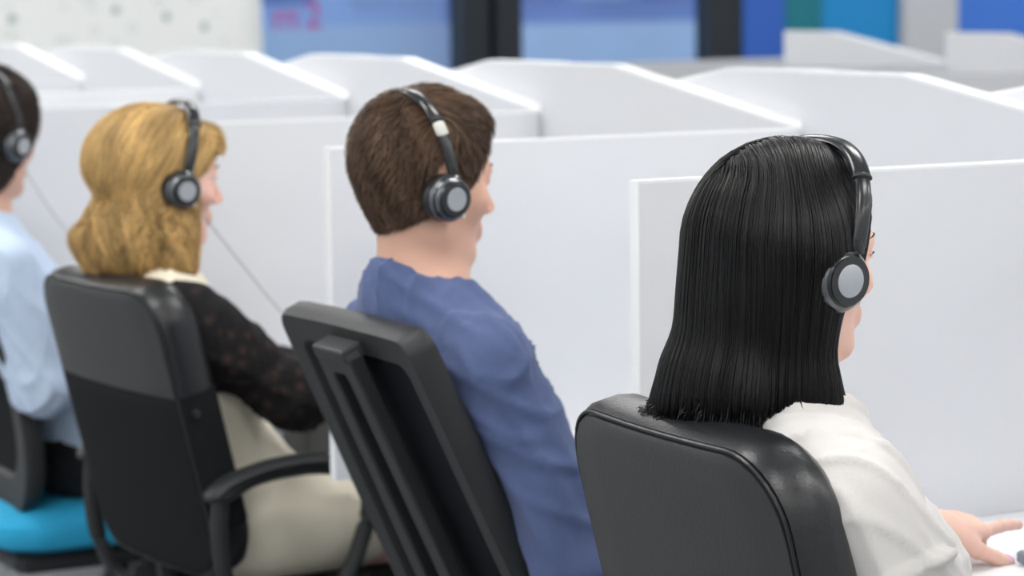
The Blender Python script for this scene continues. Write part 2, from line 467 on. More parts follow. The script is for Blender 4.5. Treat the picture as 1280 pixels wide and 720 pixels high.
def surfnet(fn, lo, hi, h):
    n = [int(math.ceil((hi[i] - lo[i]) / h)) + 1 for i in range(3)]
    ax = [(lo[i] + h * np.arange(n[i])).astype(F32) for i in range(3)]
    V = fn((ax[0][:, None, None], ax[1][None, :, None], ax[2][None, None, :]))
    V = np.broadcast_to(V, n).astype(F32)
    ins = V < 0
    c = np.zeros([m - 1 for m in n], np.int8)
    for i in (0, 1):
        for j in (0, 1):
            for k in (0, 1): c += ins[i:n[0] - 1 + i, j:n[1] - 1 + j, k:n[2] - 1 + k]
    act = (c > 0) & (c < 8)
    I = np.argwhere(act); idx = -np.ones(c.shape, np.int64); idx[act] = np.arange(len(I))
    acc = np.zeros((len(I), 3)); cnt = np.zeros(len(I))
    val = {}
    for i in (0, 1):
        for j in (0, 1):
            for k in (0, 1): val[i, j, k] = V[I[:, 0] + i, I[:, 1] + j, I[:, 2] + k]
    for a in range(3):
        o1 = [b for b in range(3) if b != a]
        for u in (0, 1):
            for w in (0, 1):
                c0 = [0, 0, 0]; c0[o1[0]] = u; c0[o1[1]] = w; c1 = list(c0); c1[a] = 1
                v0, v1 = val[tuple(c0)], val[tuple(c1)]
                m = (v0 < 0) != (v1 < 0)
                t = np.where(m, v0 / np.where(m, v0 - v1, 1), 0)
                pt = np.zeros((len(I), 3)); pt[:, o1[0]] = u; pt[:, o1[1]] = w; pt[:, a] = t
                acc += pt * m[:, None]; cnt += m
    verts = np.array(lo) + h * (I + acc / cnt[:, None])
    quads = []
    for a in range(3):
        b, d = [(1, 2), (2, 0), (0, 1)][a]
        sl0 = [slice(None)] * 3; sl0[a] = slice(0, n[a] - 1); sl1 = [slice(None)] * 3; sl1[a] = slice(1, n[a])
        A, B = ins[tuple(sl0)], ins[tuple(sl1)]
        E_ = np.argwhere(A != B)
        ok = (E_[:, b] > 0) & (E_[:, d] > 0) & (E_[:, b] < n[b] - 1) & (E_[:, d] < n[d] - 1)
        E_ = E_[ok]; s_ = A[E_[:, 0], E_[:, 1], E_[:, 2]]
        def cell(db, dd):
            q = E_.copy(); q[:, b] += db; q[:, d] += dd
            return idx[q[:, 0], q[:, 1], q[:, 2]]
        q = np.stack([cell(-1, -1), cell(0, -1), cell(0, 0), cell(-1, 0)], 1)
        q[~s_] = q[~s_][:, ::-1]
        quads.append(q)
    return verts, np.concatenate(quads)
def vnormals(v, q):
    n = np.zeros_like(v)
    fn_ = np.cross(v[q[:, 2]] - v[q[:, 0]], v[q[:, 3]] - v[q[:, 1]])
    for k in range(4): np.add.at(n, q[:, k], fn_)
    return n / (np.linalg.norm(n, axis=1, keepdims=True) + 1e-12)
def mkmesh(name, v, q, col=None):
    me = bpy.data.meshes.new(name)
    me.vertices.add(len(v)); me.vertices.foreach_set('co', np.asarray(v, F32).ravel())
    k = q.shape[1]
    me.loops.add(q.size); me.loops.foreach_set('vertex_index', q.astype(np.int32).ravel())
    me.polygons.add(len(q)); me.polygons.foreach_set('loop_start', np.arange(0, q.size, k, dtype=np.int32))
    me.update(calc_edges=True)
    if col is not None:
        a = me.color_attributes.new('Col', 'FLOAT_COLOR', 'POINT')
        c4 = np.ones((len(v), 4), F32); c4[:, :3] = col; a.data.foreach_set('color', c4.ravel())
    return me
def merge(parts):
    vs, qs, n = [], [], 0
    for v, q in parts: vs.append(v); qs.append(q + n); n += len(v)
    return np.concatenate(vs), np.concatenate(qs)

def xform(c, yaw=0, pitch=0, roll=0, s=1):
    """returns (world->local for sdf, local->world for points); pitch>0 looks down"""
    R_ = np.array((Matrix.Rotation(yaw, 3, 'Z') @ Matrix.Rotation(-pitch, 3, 'X') @ Matrix.Rotation(roll, 3, 'Y')), float)
    c = np.array(c, float)
    Rt = R_.T.astype(F32); cf = c.astype(F32)
    def toL(p):
        d = [(p[i] - cf[i]) / F32(s) for i in range(3)]
        return [Rt[i, 0] * d[0] + Rt[i, 1] * d[1] + Rt[i, 2] * d[2] for i in range(3)]
    def toW(v): return c + s * (np.asarray(v, float) @ R_.T)
    return toL, toW
def inspace(fn, toL, s=1): return lambda p: fn(toL(p)) * F32(s)

# ------------------------------------------------------------------ head
def head_ops(fem=False):
    j = .92 if fem else 1.0
    ops = [('u', ell((0, -.008, .035), (.074, .092, .083)), 0),
           ('u', ell((0, .022, -.025), (.060 * j + .002, .064, .082)), .03),
           ('u', rcn((0, .058, -.092), (0, .066, -.098), .019 * j, .015), .03),
           ('u', rcn((.050 * j, -.004, -.066), (.016, .058, -.098), .016, .014), .025),
           ('u', rcn((-.050 * j, -.004, -.066), (-.016, .058, -.098), .016, .014), .025),
           ('u', rcn((-.030, .075, .022), (.030, .075, .022), .0105, .0105), .02),
           ('u', ell((.040, .055, -.022), (.022, .022, .018)), .02),
           ('u', ell((-.040, .055, -.022), (.022, .022, .018)), .02),
           ('s', ell((.031, .094, .002), (.016, .014, .011)), .012),
           ('s', ell((-.031, .094, .002), (.016, .014, .011)), .012),
           ('u', rcn((0, .083, .012), (0, .104, -.030), .0065, .0095 * (.92 if fem else 1)), .012),
           ('u', ell((.0105, .093, -.034), (.0075, .010, .0065)), .006),
           ('u', ell((-.0105, .093, -.034), (.0075, .010, .0065)), .006),
           ('u', ell((0, .076, -.062), (.024, .014, .018)), .012),
           ('u', rcn((-.017, .078, -.0605), (.017, .078, -.0605), .004, .004, (1, .7, 1)), .006),
           ('u', rcn((0, .084, -.060), (0, .084, -.0605), .006, .006), .008),
           ('u', rcn((-.012, .081, -.0695), (.012, .081, -.0695), .0065, .0065), .006),
           ('s', rcn((-.020, .092, -.0645), (.020, .092, -.0645), .0025, .0025), .004),
           ('u', rcn((-.022, .084, .0085), (-.040, .078, .0065), .0035, .003), .006),
           ('u', rcn((.022, .084, .0085), (.040, .078, .0065), .0035, .003), .006)]
    for s in (-1, 1):
        ops += [('u', ell((s * .080, -.018, .002), (.012, .019, .034), ('X', -.25)), .008),
                ('s', ell((s * .091, -.013, .004), (.006, .009, .017), ('X', -.25)), .006)]
    return ops

def person(label, X, hc, scale, yaw, pitch, J, skin, fem, neck0):
    """J: joint dict in person-local coords (x right, y forward, z up) with origin (X,0,0)"""
    root = empty('person', (X, J['pel'][1], 0), 0, label, 'person')
    root['_off'] = 0; del root['_off']
    return root

def limb_ops(J, infl=0.0, arms=True, legs=True, torso=True, k=.05, sides=('R', 'L')):
    ops = []
    P, C, Nk = J['pel'], J['chest'], J['neck']
    w = J.get('w', 1.0)
    lean = math.atan2(Nk[1] - P[1], Nk[2] - P[2])
    mid = [(P[i] * .55 + C[i] * .45) for i in range(3)]
    if torso:
        dp = J.get('d', .095)
        ops += [('u', ell((P[0], P[1], P[2] + .02), (.165 * w + infl, dp + .01 + infl, .11 + infl)), 0),
                ('u', ell(mid, (.135 * w + infl, dp - .012 + infl, .15 + infl), ('X', -lean)), .06),
                ('u', ell(C, (.150 * w + infl, dp - .004 + infl, .17 + infl), ('X', -lean)), .06)]
        for s, nm in ((1, 'R'), (-1, 'L')):
            sh = J['sh' + nm]
            ops.append(('u', rcn((Nk[0] + s * .02, Nk[1] - .0, Nk[2] - .035), (sh[0] - s * .03, sh[1], sh[2] - .005), .052 + infl, .050 + infl), .04))
            ops.append(('u', ell((s * .085 * w, C[1] - .032, C[2] + .03), (.07 + infl, .052 + infl, .11 + infl), ('X', -lean)), .04))
        if J.get('bust'):
            for s in (1, -1): ops.append(('u', ell((s * .07, C[1] + .062, C[2] - .02), (.052 + infl, .036 + infl, .05 + infl)), .04))
    if arms:
        for nm in sides:
            sh, el, wr = J['sh' + nm], J['el' + nm], J['wr' + nm]
            ops.append(('u', rcn(sh, el, .050 * J.get('aw', 1) + infl, .040 * J.get('aw', 1) + infl), k * .7))
            fm = [el[i] * .7 + wr[i] * .3 for i in range(3)]
            ops.append(('u', rcn(el, fm, .040 * J.get('aw', 1) + infl, .039 * J.get('aw', 1) + infl), .015))
            ops.append(('u', rcn(fm, wr, .039 * J.get('aw', 1) + infl, .026 + infl * .9), .02))
    if legs:
        for s in (1, -1):
            hip = (s * .09, P[1] + .02, P[2] - .03); kn = (s * J.get('kx', .11), P[1] + .43, .50); an = (s * J.get('kx', .11), P[1] + .42, .09)
            ops.append(('u', rcn(hip, kn, .078 + infl, .055 + infl), .05))
            ops.append(('u', rcn(kn, an, .052 + infl, .036 + infl), .02))
    return ops

def folds(v, n, creases, amp=.002, sc=14, seed=0):
    rs = np.random.RandomState(seed)
    d = np.zeros(len(v))
    for _ in range(5):
        k = rs.normal(size=3) * sc; k2 = rs.normal(size=3) * sc * .5
        d += np.sin(v @ k + 2.2 * np.sin(v @ k2 + rs.rand() * 6) + rs.rand() * 6) * amp / 1.6
    for i in range(4):                                     # sharp ridged wrinkles, patchy
        k = rs.normal(size=3) * sc * 2.2; k2 = rs.normal(size=3) * sc * .7; k3 = rs.normal(size=3) * sc * .6
        rd_ = (1 - np.abs(np.sin(v @ k + 2.0 * np.sin(v @ k2 + i) + rs.rand() * 6))) ** 3
        d += rd_ * amp * 1.6 * np.clip(np.sin(v @ k3 + rs.rand() * 6) + .2, 0, 1)
    for a, b, am, wd in creases:
        a, b = np.array(a), np.array(b); ba = b - a
        h = np.clip(((v - a) @ ba) / (ba @ ba), 0, 1)
        r = np.linalg.norm(v - a - h[:, None] * ba, axis=1)
        d += am * np.exp(-(r / wd) ** 2) * (1 - (2 * h - 1) ** 4)
    return v + n * d[:, None]

def bbox_of(pts, pad): 
    a = np.array(pts); return a.min(0) - pad, a.max(0) + pad

# ------------------------------------------------------------------ hair strands
def grad(fn, p, e=.002):
    g_ = []
    for i in range(3):
        q1 = [p[:, k] + (e if k == i else 0) for k in range(3)]; q0 = [p[:, k] - (e if k == i else 0) for k in range(3)]
        g_.append(fn(q1) - fn(q0))
    g_ = np.stack(g_, 1); return g_ / (np.linalg.norm(g_, axis=1, keepdims=True) + 1e-9)
def strands(name, fn, roots, dirf, nseg, seglen, off, width, parent, m, rng, colvar=(.6, 1.35), lift=0, stop=None, wave=0, wfreq=30, clump=0, tone=None):
    p = roots.copy(); n = len(p)
    L_ = seglen * rng.uniform(.75, 1.15, n)
    pts = []; nrm = []
    alive = np.ones(n, bool)
    ph = rng.rand(n) * .8 + (np.sin(roots @ np.array([37., 53., 29.])) * 3 if clump else rng.rand(n) * 6)
    for s in range(nseg + 1):
        g_ = grad(fn, p)
        d = fn([p[:, 0], p[:, 1], p[:, 2]])
        tgt = off + lift * (s / nseg) ** 1.5
        corr = (tgt - d)
        p = p + g_ * (np.clip(corr, -.01, .01) * np.where(alive, 1.0 if s == 0 else .6, 0))[:, None]
        pts.append(p.copy()); nrm.append(g_)
        v = dirf(p, s, ph)
        v = v - g_ * np.sum(v * g_, 1, keepdims=True)
        v /= (np.linalg.norm(v, axis=1, keepdims=True) + 1e-9)
        if wave:
            sd = np.cross(v, g_); v = v + sd * (wave * np.cos(ph + wfreq * s * seglen))[:, None] + g_ * (wave * .5 * np.sin(ph * 1.3 + wfreq * s * seglen))[:, None]
            v /= np.linalg.norm(v, axis=1, keepdims=True)
        if stop is not None: alive &= ~stop(p)
        p = p + v * (L_ * alive)[:, None]
    pts = np.stack(pts, 1); nrm = np.stack(nrm, 1)                     # n, m, 3
    m_ = nseg + 1
    t = np.gradient(pts, axis=1); t /= (np.linalg.norm(t, axis=2, keepdims=True) + 1e-9)
    # keep frames steady after the strand has stopped
    side = np.cross(t, nrm); side /= (np.linalg.norm(side, axis=2, keepdims=True) + 1e-9)
    up = np.cross(side, t)
    w = width * rng.uniform(.6, 1.3, (n, 1, 1)) * (1 - .8 * (np.linspace(0, 1, m_) ** 3))[None, :, None]
    ring = np.stack([pts + side * w, pts - side * w, pts + up * w * .55], 2)   # n,m,3,3
    V = ring.reshape(-1, 3)
    base = (np.arange(n)[:, None] * m_ + np.arange(m_ - 1)[None, :]) * 3
    q = []
    for a, b in ((0, 1), (1, 2), (2, 0)): q.append(np.stack([base + a, base + b, base + 3 + b, base + 3 + a], 2).reshape(-1, 4))
    Q = np.concatenate(q)
    c = rng.uniform(colvar[0], colvar[1], n)
    if clump: c *= 1 + .25 * np.sin(roots @ np.array([91., 67., 45.]))
    C = np.repeat(c, m_ * 3)[:, None] * np.ones((1, 3))
    if tone is not None: C = C * tone(V)
    o = link(name, mkmesh(name, V, Q, C), m, parent, True)
    o['kind'] = 'stuff'
    return o
def roots_on(fn, lo, hi, h, n, rng, keep=None):
    v, q = surfnet(fn, lo, hi, h)
    if keep is not None: v = v[keep(v)]
    i = rng.randint(0, len(v), n)
    return v[i] + rng.normal(size=(n, 3)) * h * .4

# ------------------------------------------------------------------ hands
def hand_parts(wr, fdir, up, thumb_side, flex, tflex=.2, spread=.06, s=1.0, tdir=None):
    """returns ops and nail positions. fdir finger direction, up = back-of-hand normal"""
    f = Vector(fdir).normalized(); u = Vector(up); u = (u - f * u.dot(f)).normalized(); t = f.cross(u).normalized()
    if t.dot(Vector(thumb_side)) < 0: t = -t
    wr = Vector(wr)
    def W_(a, b, c): return wr + (f * a + t * b + u * c) * s
    ops = []; nails = []
    kn = [(.086, .027, .0), (.090, .006, .003), (.086, -.014, .001), (.078, -.033, -.004)]
    ln = [(.043, .025, .021), (.047, .029, .022), (.043, .027, .022), (.033, .020, .019)]
    rd = [.0088, .0090, .0084, .0076]
    for i in range(4):
        a = (.004, kn[i][1] * .5, -.002)
        ops.append(('u', rcn(W_(*a), W_(*kn[i]), .0155 * s, .0115 * s), .016 * s if i else 0))
    ops.append(('u', rcn(W_(-.03, 0, 0), W_(.02, 0, 0), .023 * s, .020 * s, (1, 1, 1)), .015 * s))
    ops.append(('u', rcn(W_(.02, .018, -.008), W_(.045, .026, -.012), .016 * s, .013 * s), .014 * s))
    for i in range(4):
        p = Vector(kn[i]); ang = 0; sp = (1.2 - i) * spread
        for j in range(3):
            ang += flex[i][j]
            q = p + Vector((math.cos(ang) * math.cos(sp), math.sin(sp), -math.sin(ang))) * ln[i][j]
            r0 = rd[i] * (1 - .09 * j); r1 = rd[i] * (1 - .09 * (j + 1))
            ops.append(('u', rcn(W_(*p), W_(*q), r0 * s, r1 * s), (.006 if j == 0 else .003) * s))
            p = q
        d = Vector((math.cos(ang) * math.cos(sp), math.sin(sp), -math.sin(ang))); n_ = Vector((math.sin(ang), 0, math.cos(ang)))
        nails.append((W_(*(p - d * .006 + n_ * r1 * .80)), (f * d.x + t * d.y + u * d.z), (f * n_.x + u * n_.z), r1 * s))
    p = Vector((.022, .024, -.008)); td = Vector(tdir) if tdir else Vector((.75, .62, -.15)); td.normalize()
    L3 = [(.044, .0125), (.033, .0108), (.027, .0098)]
    for j, (l, r) in enumerate(L3):
        if j: td = (td + Vector((.25, -.30, -.05)) * tflex).normalized()
        q = p + td * l
        ops.append(('u', rcn(W_(*p), W_(*q), r * s, (r - .0012) * s), (.012 if j == 0 else .003) * s))
        p = q
    n_ = Vector((0, .35, .94)); n_ = (n_ - td * n_.dot(td)).normalized()
    nails.append((W_(*(p - td * .006 + n_ * .0082)), (f * td.x + t * td.y + u * td.z), (f * n_.x + t * n_.y + u * n_.z), .0088 * s))
    pts = [W_(-.04, 0, 0), W_(.19, .09, .03), W_(.19, -.06, -.09), W_(.0, .09, -.09), W_(0, -.06, .03), W_(.1, .12, 0)]
    return ops, nails, pts
def nail_mesh(nails):
    b = MB()
    for p, d, n_, r in nails:
        d = d.normalized(); n_ = n_.normalized(); s_ = d.cross(n_).normalized()
        rg_ = []
        for hh, sc_ in ((-.002, 1), (.0006, 1), (.0016, .75)):
            rg_.append([p + d * (math.cos(a) * r * 1.05 * sc_) + s_ * (math.sin(a) * r * .78 * sc_) + n_ * (hh - .0012 * abs(math.sin(a))) for a in [2 * PI * k / 12 for k in range(12)]])
        b.rings(rg_)
    return b
# ================================================================== CHAIRS
def rrect(w, h, r, n=7, wt=None):
    """rounded rectangle outline, v from 0 to h; wt = width factor at the top"""
    out = []
    for cx, cy, a0 in ((w / 2 - r, r, -PI / 2), (w / 2 - r, h - r, 0), (-w / 2 + r, h - r, PI / 2), (-w / 2 + r, r, PI)):
        for k in range(n + 1):
            a = a0 + PI / 2 * k / n
            out.append((cx + r * math.cos(a), cy + r * math.sin(a)))
    # a few extra points on the long sides for bending
    res = []
    for i, p in enumerate(out):
        q = out[(i + 1) % len(out)]
        res.append(p)
        d = math.hypot(q[0] - p[0], q[1] - p[1])
        if d > .06:
            m = int(d / .04)
            res += [(p[0] + (q[0] - p[0]) * j / m, p[1] + (q[1] - p[1]) * j / m) for j in range(1, m)]
    if wt: res = [(u * (1 + (wt - 1) * v / h), v) for u, v in res]
    return res
def inset(o, d):
    c = (sum(p[0] for p in o) / len(o), sum(p[1] for p in o) / len(o))
    hx_ = max(abs(p[0] - c[0]) for p in o); hy_ = max(abs(p[1] - c[1]) for p in o)
    return [(c[0] + (p[0] - c[0]) * (1 - d / hx_), c[1] + (p[1] - c[1]) * (1 - d / hy_)) for p in o]
def pad(mb, o, st, tf, centre=None):
    """loft: st = [(inset, depth)...] ; tf(u,v,d)->xyz ; flat caps filled with shrinking rings"""
    rg_ = []
    full = [(max(hh, 0), d) for hh, d in st]
    first, last = full[0], full[-1]
    c = (0, sum(p[1] for p in o) / len(o))
    def sh(ring, f): return [(c[0] + (p[0] - c[0]) * f, c[1] + (p[1] - c[1]) * f) for p in ring]
    b0 = inset(o, first[0]); b1 = inset(o, last[0])
    for f in (.03, .35, .7): rg_.append([tf(u, v, first[1]) for u, v in sh(b0, f)])
    for i_, d in full: rg_.append([tf(u, v, d) for u, v in inset(o, i_)])
    for f in (.7, .35, .03): rg_.append([tf(u, v, last[1]) for u, v in sh(b1, f)])
    return mb.rings(rg_)
def backtf(yb, zb, slope, bow=.02, w=.46, rec=0.0):
    L_ = math.hypot(1, slope); cz, sy = 1 / L_, slope / L_
    def tf(u, v, d):
        b = -bow * (1 - (2 * u / w) ** 2)
        c = rec * math.sin(min(max(v / .5, 0), 1) * PI)
        return (u, yb - v * sy + (d + b + c) * cz, zb + v * cz + (d + b + c) * sy)
    return tf
def base_parts(e, y=0.05, group=None):
    col = MB().cyl((0, y, .10), (0, y, .40), .025).cyl((0, y, .09), (0, y, .26), .035)
    col.build('gas_column', M['plastic'], e, True)
    MB().box((-.10, y - .13, .385), (.10, y + .13, .42), .008).build('mechanism', M['plastic'], e)
    for k in range(5):
        a = 2 * PI * k / 5 + .3
        d = Vector((math.cos(a), math.sin(a), 0)); c = Vector((0, y, 0))
        MB().tube([c + Vector((0, 0, .115)), c + d * .14 + Vector((0, 0, .105)), c + d * .29 + Vector((0, 0, .078))], [.030, .024, .016], 10, .7).build('base_leg', M['plastic'], e, True)
        s = Vector((-d.y, d.x, 0)); cc = c + d * .29
        w = MB()
        for q in (-1, 1): w.lathe([(.008, -.009), (.024, -.008), (.028, -.003), (.028, .003), (.024, .008), (.008, .009)], cc + s * .014 * q + Vector((0, 0, .0285)), s, 18)
        w.cyl(cc + Vector((0, 0, .03)), cc + Vector((0, 0, .082)), .008).build('caster', M['plastic2'], e, True)
def seat_part(e, y0, y1, m, z=.47, w=.48, parent_name='seat'):
    o = [(u, v) for u, v in rrect(w, y1 - y0, .09)]
    b = MB()
    pad(b, o, [(.03, 0), (.006, .012), (0, .03), (.004, .055), (.022, .075), (.05, .083)], lambda u, v, d: (u, y0 + v, z - .083 + d - .012 * max(0, (v - (y1 - y0) * .8)) / .1))
    return b.build('seat', m, e, True)
def arm_loop(e, x, yb):
    """curved loop armrest: rear post, arched pad, raking front strut"""
    q = yb + .118
    a = MB().tube(curve_pts([(x * .80, q - .06, .40), (x * .97, q - .095, .43), (x, q - .125, .50), (x, q - .135, .58), (x, q - .130, .648)], 18), .016, 10, .8)
    a.tube(curve_pts([(x, q - .135, .64), (x, q - .07, .668), (x, q + .01, .676), (x, q + .08, .670), (x, q + .13, .648), (x, q + .148, .60), (x, q + .13, .54), (x, q + .10, .48), (x * .95, q + .05, .42), (x * .80, q + .02, .40)], 40), .016, 10, .9)
    r = a.build('armrest', M['plastic'], e, True)
    MB().tube(curve_pts([(x, q - .155, .640), (x, q - .12, .664), (x, q - .05, .682), (x, q + .02, .687), (x, q + .08, .680), (x, q + .125, .662), (x, q + .145, .635)], 24), [.012] + [.025] * 23 + [.014], 12, .45).build('arm_pad', M['plastic'], r, True)
    return r
def padded_chair(X, Yo, rz, label, zt_, slope, yb, split=False, arms=True, w=.46, rad=.085, bow=.012):
    e = empty('office_chair', (X, Yo, 0), rz, label, 'office chair')
    zb = .49; Lh = (zt_ - zb) * math.hypot(1, slope)
    o = rrect(w, Lh, rad, 9)
    tf = backtf(yb, zb, slope, bow, w)
    b = MB()
    pad(b, o, [(.012, .004), (.004, .006), (.0, .016), (0, .045), (.004, .062), (.016, .076), (.04, .082)], tf)
    bk = b.build('backrest', M['leather'] if not split else M['leather'], e, True)
    # piping round the rear panel
    pp = inset(o, .006); 
    ring = [[Vector(tf(u, v, .002)) + Vector((0, 0, 0)) for u, v in pp]]
    pts = [Vector(tf(u, v, .003)) for u, v in pp]; n = len(pts); c0 = sum(pts, Vector()) / n
    rg_ = []
    for i, p in enumerate(pts):
        t = (pts[(i + 1) % n] - pts[i - 1]).normalized(); nn = Vector(tf(0, .2, 1)) - Vector(tf(0, .2, 0)); nn.normalize(); s_ = t.cross(nn)
        rg_.append([p + (s_ * math.cos(a) + nn * math.sin(a)) * .0022 for a in [2 * PI * k / 6 for k in range(6)]])
    MB().rings(rg_, close=True).build('piping', M['leather'], bk, True)
    # rear panel(s)
    oi = inset(o, .010)
    def clip(poly, v0, keep_above):
        out = []
        for i, p in enumerate(poly):
            q = poly[(i + 1) % len(poly)]
            ip = (p[1] >= v0) == keep_above; iq = (q[1] >= v0) == keep_above
            if ip: out.append(p)
            if ip != iq:
                t = (v0 - p[1]) / (q[1] - p[1]); out.append((p[0] + (q[0] - p[0]) * t, v0))
        return out
    def strip_panel(poly, name, m):
        # horizontal slices so that it follows the bow
        vs_ = [p[1] for p in poly]; lo_, hi_ = min(vs_), max(vs_); ns = 18; nu = 12
        front, back = [], []
        for j in range(ns + 1):
            f_ = j / ns; v = lo_ + (hi_ - lo_) * (.5 - .5 * math.cos(PI * f_))
            v_ = min(max(v, lo_ + 1e-4), hi_ - 1e-4); xs = []
            for i, p in enumerate(poly):
                q = poly[(i + 1) % len(poly)]
                if (p[1] - v_) * (q[1] - v_) < 0: xs.append(p[0] + (q[0] - p[0]) * (v_ - p[1]) / (q[1] - p[1]))
            if not xs: xs = [-.01, .01]
            a_, b_ = min(xs), max(xs)
            front.append([(a_ + (b_ - a_) * k / nu, v) for k in range(nu + 1)])
        mb = MB(); vs, fs = [], []
        for dpt in (-.004, .012):
            for row in front:
                for u, v in row:
                    eu = min((u - row[0][0]), (row[-1][0] - u), v - lo_, hi_ - v)
                    dd = dpt + (.004 * math.exp(-max(eu, 0) / .006) if dpt < 0 else 0)
                    vs.append(tf(u, v, dd))
        W_, H_ = nu + 1, ns + 1; off_ = W_ * H_
        for j in range(ns):
            for k in range(nu):
                i = j * W_ + k
                fs.append((i, i + 1, i + W_ + 1, i + W_)); fs.append((off_ + i, off_ + i + W_, off_ + i + W_ + 1, off_ + i + 1))
        loop = [k for k in range(W_)] + [j * W_ + nu for j in range(1, H_)] + [ns * W_ + k for k in range(nu - 1, -1, -1)] + [j * W_ for j in range(ns - 1, 0, -1)]
        for i, a_ in enumerate(loop):
            b_ = loop[(i + 1) % len(loop)]; fs.append((a_, off_ + a_, off_ + b_, b_))
        return mb.add(vs, fs).build(name, m, e, True)
    if split:
        v0 = Lh - .185
        a_ = strip_panel(clip(oi, v0, True), 'headrest_panel', M['leather2']); a_['label'] = 'grey black leather upper rear panel'
        b_ = strip_panel(clip(oi, v0, False), 'mesh_panel', M['fabric']); b_['label'] = 'matt black mesh lower rear panel'
        # fabric sleeve over the lower edge of the pad
        for s in (-1, 1):
            rr_ = []
            for v in [.09 + (v0 - .09) * k / 10 for k in range(11)]:
                rr_.append([tf(s * (w / 2 + dx), v, d) for dx, d in ((-.02, -.001), (-.006, .002), (.003, .014), (.0035, .045), (-.002, .066), (-.02, .08), (-.024, .074), (-.03, .03))])
            MB().rings(rr_).build('side_fabric', M['fabric'], bk, True)
        MB().lathe([(.001, 0), (.009, .001), (.009, .006), (.001, .007)], tf(w / 2 + .003, v0 - .03, .02), (1, 0, 0), 14).build('bolt_cap', M['plastic2'], e, True)
    else:
        strip_panel(oi, 'rear_panel', M['leather2'])
    seat_part(e, yb + .02, yb + .50, M['fabric'] if split else M['leather'])
    MB().tube(curve_pts([tf(0, .05, .03), tf(0, -.02, .02), (0, yb + .03, .42), (0, yb + .14, .40)], 12), .024, 10, .5, up=(1, 0, 0)).build('back_bracket', M['plastic'], e, True)
    if arms:
        for s in (-1, 1): arm_loop(e, s * .248, yb)
    base_parts(e, yb + .24)
    return e
def mesh_chair(X, Yo, rz, label, zt_, slope, yb, wtop=.42, wbot=.46, rad=.03, seatm=None, zb=.47, arms=False, fr_w=.05, spine_=True, rec=0, meshm=None, seat_y=.03):
    e = empty('mesh_chair', (X, Yo, 0), rz, label, 'office chair')
    Lh = (zt_ - zb) * math.hypot(1, slope)
    o = rrect(wbot, Lh, rad, 8, wt=wtop / wbot)
    tf = backtf(yb, zb, slope, -.004, wbot, rec=rec)
    def fl(o_, i_): return inset(o_, i_)
    b = MB()
    sec = [(.004, -.002), (0, .008), (0, .030), (.006, .040), (fr_w - .004, .040), (fr_w, .034), (fr_w, .010), (fr_w - .006, .0)]
    rg_ = [[tf(u, v, d) for u, v in fl(o, i_)] for i_, d in sec]
    b.rings(rg_, close=True)
    fr = b.build('back_frame', M['plastic'], e, True)
    # top cap lip
    # mesh
    oi = fl(o, fr_w - .01)
    mb = MB()
    pad(mb, oi, [(0, .010), (0, .0125)], lambda u, v, d: (lambda c: tf(u, v, d + c))(.0))
    mb.build('mesh_panel', M[meshm or 'mesh'], e, True)
    if spine_:
        # forked spine behind the mesh
        y0 = -.030
        Lc = Lh - .026
        rg_ = []
        out = [(-.056, -.06), (-.056, Lc - .012), (-.050, Lc), (.050, Lc), (.056, Lc - .012), (.056, -.06)]
        inn = [(-.022, -.058), (-.022, Lc - .050), (-.016, Lc - .038), (.016, Lc - .038), (.022, Lc - .050), (.022, -.058)]
        vs = []; fs = []; n = 6
        for ring in (out, inn):
            for d in (y0, y0 + .024):
                vs += [tf(u * (1 + .25 * (1 - v / Lc)), v, d) for u, v in ring]
        for k in range(n):
            k2 = (k + 1) % n
            if k < n - 1:
                fs += [(k, k2, 12 + k2, 12 + k), (6 + k, 18 + k, 18 + k2, 6 + k2), (k, 6 + k, 6 + k2, k2), (12 + k, 12 + k2, 18 + k2, 18 + k)]
        fs += [(0, 12, 18, 6), (5, 11, 23, 17)]
        sp = MB().add(vs, fs).build('back_spine', M['plastic'], e)
        bv = sp.modifiers.new('b', 'BEVEL'); bv.width = .004; bv.segments = 2
        h = MB()
        h.add([tf(u, v, d) for d in (y0 - .003, .012) for u, v in ((-.054, Lc - .016), (.054, Lc - .016), (.050, Lc + .004), (-.050, Lc + .004))], [(0, 1, 2, 3), (7, 6, 5, 4), (0, 4, 5, 1), (1, 5, 6, 2), (2, 6, 7, 3), (3, 7, 4, 0)])
        hb = h.build('top_bracket', M['plastic'], e); bv = hb.modifiers.new('b', 'BEVEL'); bv.width = .004; bv.segments = 2
        # lumbar carrier
        l = MB()
        l.add([tf(u, v, d) for d in (-.03, .018) for u, v in ((.03, -.02), (.135, -.02), (.12, .115), (.10, .135), (.03, .15))], [(0, 1, 2, 3, 4), (9, 8, 7, 6, 5)] + [(k, (k + 1) % 5, 5 + (k + 1) % 5, 5 + k) for k in range(5)])
        lo = l.build('lumbar_support', M['plastic'], e); bv = lo.modifiers.new('b', 'BEVEL'); bv.width = .004; bv.segments = 2
        MB().lathe([(.001, 0), (.016, .001), (.016, .02), (.001, .022)], tf(.15, .07, -.02), (0, -1, .3), 16).build('lumbar_knob', M['plastic2'], e, True)
    seat_part(e, yb + seat_y, yb + .50, seatm or M['fabric'], z=.47 if spine_ else .455)
    if not spine_:
        MB().box((-.21, yb + seat_y + .03, .33), (.21, yb + .46, .374), .015).build('seat_shell', M['plastic'], e)
    ct = [tf(0, .0, -.035), (0, yb - .02, .43), (0, yb + .10, .40), (0, yb + .2, .40)]
    MB().tube(curve_pts(ct, 12), .035, 10, .5, up=(1, 0, 0)).build('back_bracket', M['plastic'], e, True)
    if arms:
        for s in (-1, 1): arm_loop(e, s * .285, yb)
    base_parts(e, yb + .26)
    return e
padded_chair(.46, 0, math.radians(-2.5), 'black leather office chair with plain grey-black rear, behind the black-haired woman', .992, .24, -.122, arms=False)
